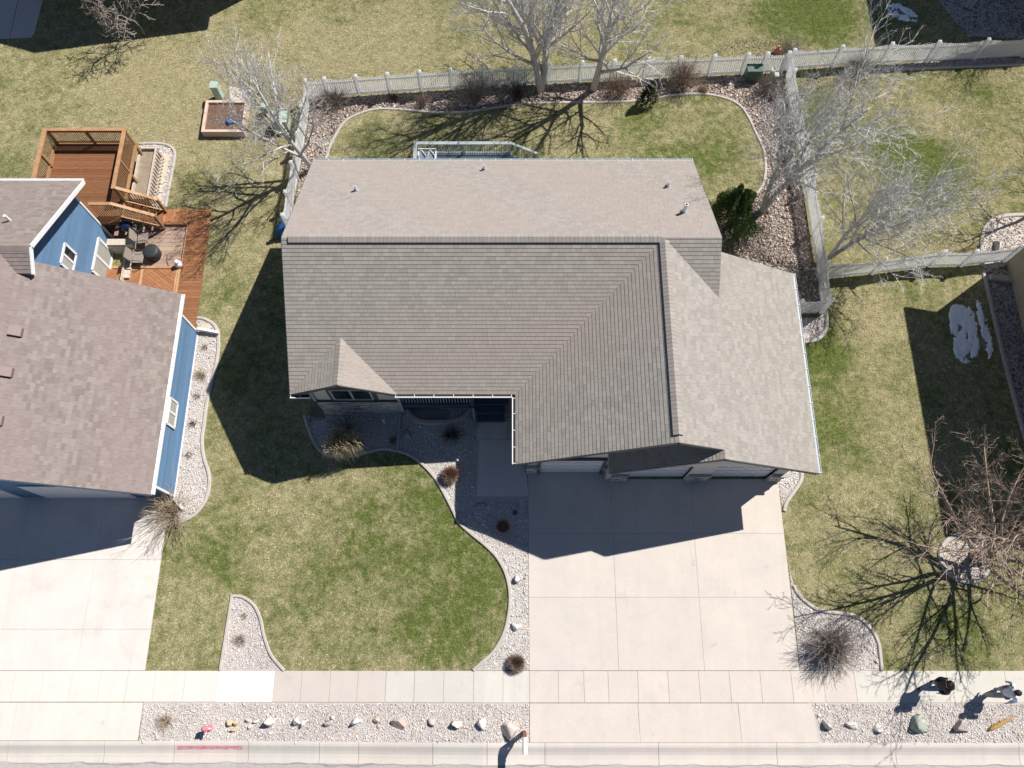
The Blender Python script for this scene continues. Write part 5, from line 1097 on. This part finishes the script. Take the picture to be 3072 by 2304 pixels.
for i, (px, py, w, l, h, col, rot, lab) in enumerate([
    (688, 2172, .22, .34, .2, TAN, .3, 'left of three yellow-tan boulders touching beside the hydrant'), (708, 2170, .16, .30, .16, TAN, -.2, 'right of three yellow-tan boulders touching beside the hydrant'), (702, 2190, .24, .2, .15, TAN, .8, 'lowest of three yellow-tan boulders touching beside the hydrant'),
    (748, 2163, .2, .18, .14, (.60, .55, .45), .4, 'cream upper left rock of the small white trio'), (768, 2166, .2, .16, .12, WHT, 0, 'white right-hand rock of the small white trio'), (751, 2181, .24, .14, .14, WHT, .2, 'white lowest rock of the small white trio'),
    (811, 2168, .46, .34, .3, (.60, .52, .47), -.1, 'pale pink blocky boulder right of the small white trio'), (890, 2166, .28, .38, .24, WHT, .3, 'bright white boulder on the left of a cracked pair'), (910, 2171, .22, .28, .2, WHT, -.4, 'bright white boulder on the right of a cracked pair'),
    (980, 2172, .3, .26, .22, PUR, .4, 'grey-purple flat-topped boulder under a small pink one'), (996, 2152, .26, .2, .12, (.58, .48, .43), 0, 'small pink boulder above a grey-purple one'), (1069, 2163, .34, .32, .26, (.66, .65, .64), 0, 'squarish white boulder standing alone in the middle of the row'),
    (1131, 2160, .32, .3, .22, (.56, .46, .36), .5, 'tan upper boulder of a split pair'), (1137, 2180, .22, .24, .15, PNK, .2, 'pinkish lower boulder of a split pair'), (1201, 2168, .42, .5, .3, PNK, .3, 'large mauve-pink boulder right of the split pair'), (1297, 2168, .42, .3, .2, (.50, .43, .40), -.6, 'flat mauve slab boulder tilted to the right'),
    (1371, 2170, .4, .34, .26, (.58, .51, .47), 0, 'rounded pale pink boulder fourth before the mailbox'), (1445, 2167, .36, .38, .28, (.64, .60, .58), 0, 'squarish pinkish-white boulder next to the largest one'), (1530, 2186, .66, .66, .42, (.56, .49, .44), .4, 'largest pink boulder at the mailbox post'),
    (2483, 2180, .26, .5, .22, (.62, .58, .52), .5, 'leaning cream slab nearest the driveway in the right strip'), (2554, 2176, .5, .32, .22, (.60, .57, .52), -.2, 'cream wedge boulder second from the driveway in the right strip'), (2630, 2188, .34, .34, .24, (.54, .50, .46), .6, 'small grey-cream boulder third from the driveway in the right strip'),
    (2752, 2176, .86, .62, .36, GRN, -.25, 'large grey-green boulder near the people'), (2876, 2180, .48, .5, .34, PUR, .1, 'purple-grey boulder in the shadow of the second person'),
    (1550, 1738, .3, .34, .24, (.56, .54, .52), .3, 'grey-white boulder between the lawn and the driveway, upper of two'), (1547, 1882, .34, .36, .24, (.66, .64, .61), -.3, 'white boulder between the lawn and the driveway, lower of two'), (1222, 1302, .4, .58, .16, (.36, .33, .29), .2, 'flat brown boulder beside the drain pipe in the shaded bed'),
    (2188, 257, .22, .2, .16, (.60, .56, .5), 0, 'small cream rock near the back right corner of the yard'), (2990, 740, .4, .6, .3, (.45, .43, .42), -.2, 'grey and white boulder in the curved bed at the right edge'), (1385, 1300, .2, .18, .1, (.34, .32, .3), 0, 'small rock in the shaded gravel below the porch')]):
    boulder(lab, px, py, w, l, h, 700 + i, col, rot)
a, c = PX(2962, 2192), PX(3038, 2150); b = MB(); rnd = random.Random(5)
b.tube([a.lerp(c, t) + Vector((rnd.uniform(-.015, .015), rnd.uniform(-.015, .015), .06)) for t in (0, .15, .35, .55, .7, .85, 1)], [.03, .075, .085, .065, .06, .045, .015], 9); m_ = a.lerp(c, .45); b.tube([m_ + Vector((0, 0, .06)), m_ + Vector((.1, .16, .12))], [.04, .02], 6)
tag(b.part('log', M['log'], None, True), 'weathered yellow-brown driftwood log in the right gravel strip', 'log')

# ------------------------------------------------------------------ snow patches, still lying in the shade
def snow(label, pts, seed, holes=.35, cell=.045, h=.04):
    poly = spline([P2(*q) for q in pts], 4, True); p = np.array(poly); x0, y0 = p.min(0) - .2; x1, y1 = p.max(0) + .2
    nx2, ny2 = int((x1-x0)/cell), int((y1-y0)/cell); rng = np.random.default_rng(seed)
    def fld(n_): 
        g = rng.random((n_ + 2, n_ + 2)); xi = np.linspace(0, n_, nx2 + 1); yi = np.linspace(0, n_, ny2 + 1); a_, b_ = xi.astype(int), yi.astype(int); fx, fy = (xi - a_)[:, None], (yi - b_)[None]
        return g[a_][:, b_]*(1-fx)*(1-fy) + g[a_+1][:, b_]*fx*(1-fy) + g[a_][:, b_+1]*(1-fx)*fy + g[a_+1][:, b_+1]*fx*fy
    f = .45*fld(7) + .35*fld(16) + .25*fld(34)
    X, Y = np.meshgrid(np.linspace(x0, x1, nx2 + 1), np.linspace(y0, y1, ny2 + 1), indexing='ij'); pts2 = np.column_stack([X.ravel(), Y.ravel()])
    sh = np.roll(pts2, 0); ins = inside(pts2 + np.column_stack([(f.ravel()-.5)*.35, (np.roll(f, 9, 0).ravel()-.5)*.35]), poly).reshape(X.shape); Zs = np.where(ins & (f > holes), h * (f - holes + .1) * 2, -.02)
    V = np.column_stack([X.ravel(), Y.ravel(), (Zs + gza(X) + .03).ravel()]); idx = np.arange(V.shape[0]).reshape(X.shape)
    q = [(idx[:-1, :-1], idx[1:, :-1], idx[1:, 1:]), (idx[:-1, :-1], idx[1:, 1:], idx[:-1, 1:])]
    F = np.concatenate([np.stack(t, -1).reshape(-1, 3) for t in q]); keep = (V[F][:, :, 2] - gza(V[F][:, :, 0]) > .02).any(1); F = F[keep]
    return tag(place('snow_patch', npmesh('snow_patch', V, F, M['snow'], smooth=True)), label, 'snow', 'leftover snow in the shade')
snow('large blotchy snow patch in the shade of the tan house', [(2852, 925), (2880, 912), (2910, 925), (2925, 960), (2935, 1010), (2936, 1050), (2920, 1080), (2890, 1085), (2868, 1060), (2856, 1010), (2848, 965)], 1, .40)
snow('narrow strip of snow beside the larger patch', [(2932, 910), (2944, 912), (2950, 940), (2962, 990), (2975, 1030), (2976, 1065), (2965, 1070), (2955, 1030), (2944, 980), (2934, 940)], 2, .34)
snow('broken snow patch in the shade behind the upper right fence', [(2665, 20), (2690, 10), (2720, 22), (2748, 40), (2752, 60), (2725, 66), (2690, 55), (2668, 40)], 3, .52)
b = MB(); p0, p1 = PX(2895, 24), PX(2922, -12); b.beam(p0 + Vector((0, 0, .06)), p1 + Vector((0, 0, .06)), .16, .08); b.beam(p0 + Vector((.2, -.05, .06)), p1 + Vector((.2, -.05, .06)), .14, .08); tag(b.part('plank_pair', M['grey_wood']), 'two grey planks lying on shaded gravel at the top right', 'planks')

# ------------------------------------------------------------------ hydrant, mailbox and yard things
hb = PX(630, 2184); HY = empty('fire_hydrant', hb, 'faded red fire hydrant in the gravel beside the red kerb paint', 'hydrant')
b = MB(); b.lathe([(.12, 0), (.12, .04), (.085, .05), (.085, .5), (.115, .51), (.115, .545), (.095, .555), (.085, .63), (.05, .69), (.025, .70), (.025, .75)], hb, 16); b.part('barrel', M['hydrant_red'], HY)
for d, r, L in (((1, 0), .042, .16), ((-1, 0), .042, .16), ((0, -1), .055, .17)):
    b = MB(); b.tube([hb + Vector((d[0]*.06, d[1]*.06, .42)), hb + Vector((d[0]*L, d[1]*L, .42))], r, 12); b.tube([hb + Vector((d[0]*L, d[1]*L, .42)), hb + Vector((d[0]*(L+.04), d[1]*(L+.04), .42))], r*.5, 6); b.part('nozzle_cap', M['hydrant_pale'], HY)
mb_ = Vector((.44, -2.13, 0)); MX = empty('mailbox', mb_, 'white mailbox on a red-brown post by the driveway apron', 'mailbox')
b = MB(); b.box(.38, .50, -2.19, -2.07, -.1, 1.2); b.box(.39, .49, -2.6, -2.1, .93, 1.0); b.beam((.44, -2.15, .6), (.44, -2.5, .95), .07, .07); b.part('post', M['post_red'], MX)
b = MB(); prof = [(-.085, 0), (.085, 0), (.085, .12)] + [(.085*math.cos(t), .12 + .085*math.sin(t)) for t in np.linspace(.3, 2.84, 8)] + [(-.085, .12)]
n = len(prof); b.add([(.44 + x, y, 1.02 + z) for y in (-2.74, -2.2) for x, z in prof], [tuple(range(n)), tuple(range(2*n-1, n-1, -1))] + [(i, n+i, n+(i+1) % n, (i+1) % n) for i in range(n)]); bx_ = b.part('box', M['white_metal'], MX)
b = MB(); b.box(.528, .538, -2.45, -2.3, 1.08, 1.12); b.part('flag', M['post_red'], MX)
pc = PX(1509, 1583); b = MB(); b.lathe([(.16, 0), (.24, .26), (.27, .27), (.27, .33), (.23, .33), (.21, .22), (.02, .215)], pc, 26); PTt = b.part('flower_pot', M['terracotta'], None, True); tag(PTt, 'empty terracotta flower pot in the shaded front gravel', 'flower pot')
b = MB(); b.lathe([(.205, .223), (.02, .225)], pc, 20); b.part('potting_soil', M['soil'], PTt)
c = PX(1443, 1525); b = MB(); b.tube([c + Vector((-.25*math.cos(t), .2*math.sin(t), .06 + .02*math.sin(t))) for t in np.linspace(.1, 3.0, 12)], .022, 7); tag(b.part('garden_hoop', M['verdigris']), 'green curved metal hoop lying in the shaded front gravel', 'garden ornament')
c = PX(1545, 1538); b = MB(); b.lathe([(.1, 0), (.1, .05), (.07, .06)], c, 18); tag(b.part('sprinkler_lid', M['purple_plastic']), 'round purple lid in the shaded front gravel', 'valve lid')
c = PX(1156, 1272); b = MB(); b.tube([c, c + Vector((-.02, .03, .5))], .045, 12); b.lathe([(.05, .5), (.05, .53), (.02, .55)], c + Vector((-.02, .03, 0)), 12); tag(b.part('standpipe', M['cyan_plastic'], None, True), 'short pale blue standpipe in the shaded bed', 'pipe')
# raised garden bed at the back left
GBx = empty('raised_garden_bed', (-13.7, 24.6, -.8), 'square raised garden bed of pinkish timbers full of brown soil', 'garden bed')
x0, x1, y0, y1 = -14.6, -12.6, 23.75, 25.55
for z in (-.8, -.6):
    for q in ((x0, x1, y0, y0+.13), (x0, x1, y1-.13, y1), (x0, x0+.13, y0+.13, y1-.13), (x1-.13, x1, y0+.13, y1-.13)): b = MB(); b.box(*q, z + .002, z + .198); b.part('timber', M['old_wood'], GBx).color = (1.65, 1.75, 1.8, 1)
b = MB(); b.box(x0+.13, x1-.13, y0+.13, y1-.13, -.8, -.5); b.part('soil', M['soil'], GBx); BLOCK.append([(x0, y0), (x1, y0), (x1, y1), (x0, y1)])
c = Vector((-13.35, 24.35, -.5)); b = MB(); b.lathe([(.02, 0), (.13, .02), (.15, .1), (.1, .16), (.02, .17)], c, 14); b.box(c.x+.1, c.x+.3, c.y-.05, c.y+.06, c.z, c.z+.1); tag(b.part('toy_truck', M['blue_plastic']), 'small blue plastic thing left on the garden bed soil', 'toy')
c = PX(661, 293); b = MB(); b.box(c.x-.17, c.x+.17, c.y-.17, c.y+.17, -.85, .05); u = b.part('utility_pedestal', M['green_steel']); tag(u, 'tall pale green utility pedestal beside the raised garden bed', 'utility box')
b = MB(); b.box(c.x-.19, c.x+.19, c.y-.19, c.y+.19, .05, .13); b.part('lid', M['green_steel'], u)
c = PX(800, 340); b = MB(); b.box(c.x-.13, c.x+.13, c.y-.13, c.y+.13, -.85, -.3); u = b.part('utility_pedestal', M['green_steel']); tag(u, 'low pale green utility pedestal under the leaning tree', 'utility box'); b = MB(); b.box(c.x-.15, c.x+.15, c.y-.15, c.y+.15, -.3, -.24); b.part('lid', M['green_steel'], u)
c = PX(850, 378); TB = empty('transformer_box', c, 'green pad transformer standing left of the fence under the tree', 'transformer'); b = MB(); b.box(c.x-.34, c.x+.32, c.y-.3, c.y+.3, -.9, -.15); b.part('cabinet', M['green_steel'], TB); b = MB(); b.box(c.x-.37, c.x+.35, c.y-.33, c.y+.33, -.15, -.1); b.part('lid', M['green_steel'], TB)
c = Vector((11.3, 27.3, 0)); b = MB(); b.box(11.02, 11.72, 26.25, 26.66, 0, .72); u = b.part('utility_cabinet', M['green_dark']); tag(u, 'green utility cabinet seen through the gap in the back fence', 'utility box'); b = MB(); b.box(11.0, 11.74, 26.23, 26.68, .72, .76); b.part('lid', M['green_dark'], u)
for i, (px, py) in enumerate(((2308, 238), (2318, 252))):
    c = PX(px, py); b = MB(); b.box(c.x-.07, c.x+.07, c.y-.07, c.y+.07, 0, .6); u = b.part('utility_stub', M['green_steel']); tag(u, ('upper' if i == 0 else 'lower') + ' of two short green posts with white caps by the back right corner', 'utility box'); b = MB(); b.box(c.x-.09, c.x+.09, c.y-.09, c.y+.09, .6, .68); b.part('cap', M['vinyl'], u)
c = PX(2330, 160); b = MB(); b.box(c.x-.15, c.x+.15, c.y-.04, c.y+.12, 0, .25); b.box(c.x-.05, c.x+.05, c.y-.02, c.y+.1, .25, .45); tag(b.part('orange_tool', M['orange_plastic']), 'orange object behind the white fence corner', 'tool')

# ------------------------------------------------------------------ two people on the sidewalk
def skinmesh(name, joints, bones, m, parent, sub=2):
    me = bpy.data.meshes.new(name); keys = list(joints); me.from_pydata([joints[k][0] for k in keys], [(keys.index(a), keys.index(b)) for a, b in bones], []); me.materials.append(m)
    o = place(name, me, parent); o.modifiers.new('skin', 'SKIN'); o.modifiers['skin'].use_smooth_shade = True
    for i, k in enumerate(keys):
        r = joints[k][1]; sv = me.skin_vertices[0].data[i]; sv.radius = r if hasattr(r, '__len__') else (r, r); sv.use_root = (i == 0)
    s = o.modifiers.new('sub', 'SUBSURF'); s.levels = s.render_levels = sub
    return o
def person(label, loc, rz, jacket, trousers, shoes, hair, hood, arms, stride):
    t = empty('person', (0, 0, 0), label, 'person'); s = stride / 2
    # faces +x; left is +y
    J = {'pel': ((0, 0, .95), (.13, .16)), 'wst': ((.01, 0, 1.12), (.11, .14)), 'chs': ((.03, 0, 1.34), (.12, .17)), 'nck': ((.05, 0, 1.50), .055), 'hd1': ((.075, 0, 1.60), (.085, .075)), 'hd2': ((.07, 0, 1.69), (.095, .08)),
         'nose': ((.17, 0, 1.635), .016),
         'hl': ((.0, .09, .9), .09), 'kl': ((s*.75 + .05, .10, .50), .062), 'al': ((s, .10, .09), .042), 'tl': ((s + .15, .11, .035), .035),
         'hr': ((.0, -.09, .9), .09), 'kr': ((-s*.35 + .04, -.10, .50), .062), 'ar': ((-s, -.10, .12), .042), 'tr': ((-s + .13, -.11, .03), .035)}
    B = [('pel', 'wst'), ('wst', 'chs'), ('chs', 'nck'), ('nck', 'hd1'), ('hd1', 'hd2'), ('hd1', 'nose'), ('pel', 'hl'), ('hl', 'kl'), ('kl', 'al'), ('al', 'tl'), ('pel', 'hr'), ('hr', 'kr'), ('kr', 'ar'), ('ar', 'tr')]
    for side, sg, (el, wr) in (('l', 1, arms[0]), ('r', -1, arms[1])):
        wv = Vector(wr); ev = Vector(el); d = (wv - ev).normalized(); sd = Vector((0, -sg, 0)); sd = (sd - d * sd.dot(d)).normalized(); fw = d.cross(sd)
        J['s' + side] = ((.03, sg*.17, 1.42), .06); J['e' + side] = (el, .044); J['w' + side] = (wr, .03); pm = wv + d*.06; J['p' + side] = (tuple(pm), (.022, .038))
        B += [('chs', 's' + side), ('s' + side, 'e' + side), ('e' + side, 'w' + side), ('w' + side, 'p' + side)]
        for i in range(4):
            o_ = fw * (.03 - .02*i); k1, k2 = f'f{side}{i}a', f'f{side}{i}b'; L = (.04, .046, .043, .034)[i]; J[k1] = (tuple(pm + o_ + d*.045), .0095); J[k2] = (tuple(pm + o_ + d*(.045 + L) + sd*.018), .008); B += [('p' + side, k1), (k1, k2)]
        J['th' + side] = (tuple(wv + d*.045 + fw*.045 + sd*.012), .010); J['ti' + side] = (tuple(wv + d*.085 + fw*.055 + sd*.02), .009); B += [('w' + side, 'th' + side), ('th' + side, 'ti' + side)]
    skinmesh('body', J, B, M['skin'], t, 1)
    g = lambda k, e: (J[k][0], tuple(np.array(J[k][1] if hasattr(J[k][1], '__len__') else (J[k][1],)*2) + e))
    TJ = {'pel': (J['pel'][0], (.155, .185)), 'hl': g('hl', .03), 'kl': g('kl', .028), 'al': g('al', .032), 'hr': g('hr', .03), 'kr': g('kr', .028), 'ar': g('ar', .032)}
    skinmesh('trousers', TJ, [('pel', 'hl'), ('hl', 'kl'), ('kl', 'al'), ('pel', 'hr'), ('hr', 'kr'), ('kr', 'ar')], M[trousers], t)
    JJ = {'pel': ((0, 0, .88), (.18, .21)), 'wst': g('wst', .06), 'chs': g('chs', .055), 'nck': ((.04, 0, 1.5), (.075, .085))}
    JB = [('pel', 'wst'), ('wst', 'chs'), ('chs', 'nck')]
    for sd_ in 'lr': JJ['s' + sd_] = g('s' + sd_, .032); JJ['e' + sd_] = g('e' + sd_, .028); JJ['w' + sd_] = g('w' + sd_, .022); JB += [('chs', 's' + sd_), ('s' + sd_, 'e' + sd_), ('e' + sd_, 'w' + sd_)]
    skinmesh('jacket', JJ, JB, M[jacket], t)
    for k, q in (('al', 'tl'), ('ar', 'tr')):
        skinmesh('shoe', {'a': ((J[k][0][0] - .05, J[k][0][1], J[k][0][2] - .035), .048), 'b': ((J[k][0][0] + .06, J[k][0][1], max(.04, J[k][0][2] - .045)), .05), 'c': ((J[q][0][0] + .03, J[q][0][1], max(.035, J[q][0][2])), .04)}, [('a', 'b'), ('b', 'c')], M[shoes], t)
    h = MB(); V, F = ico(2); vs = [(.055 + v[0]*.125, v[1]*.108, 1.685 + v[2]*.115) for v in V]
    h.add(vs, [f for f in F.tolist() if min(V[i][2] - .55*V[i][0] for i in f) > -.75]); h.part('hair', M[hair], t, True)
    if hood:
        h = MB(); h.add([(-.06 + v[0]*.13, v[1]*.17, 1.5 + v[2]*.10) for v in V], F.tolist()); h.part('hood', M[jacket], t, True)
    for yy in (.03, -.03):
        e = MB(); e.lathe([(.002, -.011), (.011, 0), (.002, .011)], (.158, yy, 1.65), 8); e.part('eye', M['dark_hole'], t)
    t.location = loc; t.rotation_euler = (0, 0, rz); return t
a, c = PX(2765, 2045), PX(2795, 2064); m1 = (a + c) / 2
person('walker in a black jacket and blue jeans on the sidewalk', (m1.x + .03, m1.y, .035), math.pi + .1, 'jacket_black', 'denim', 'shoe_dark', 'hair_dark', True, [((-.04, .26, 1.16), (.12, .25, .98)), ((.06, -.25, 1.15), (.24, -.16, 1.06))], .52)
a, c = PX(2958, 2063), PX(2985, 2086); m2 = (a + c) / 2
person('walker in a pale blue-white jacket and grey trousers on the sidewalk', (m2.x + .03, m2.y, .035), math.pi + .05, 'jacket_pale', 'trouser_grey', 'shoe_pale', 'hair_dark', False, [((-.1, .28, 1.17), (.06, .34, .97)), ((-.14, -.27, 1.18), (-.12, -.33, .95))], .58)

c = PX(850, 694); b = MB(); b.box(c.x - .2, c.x + .2, c.y - .3, c.y + .15, c.z, c.z + .35); b.box(c.x - .1, c.x + .22, c.y + .15, c.y + .6, c.z, c.z + .2); tag(b.part('storage_tub', M['blue_plastic']), 'blue tub half hidden in shade at the end of the left fence', 'tub')
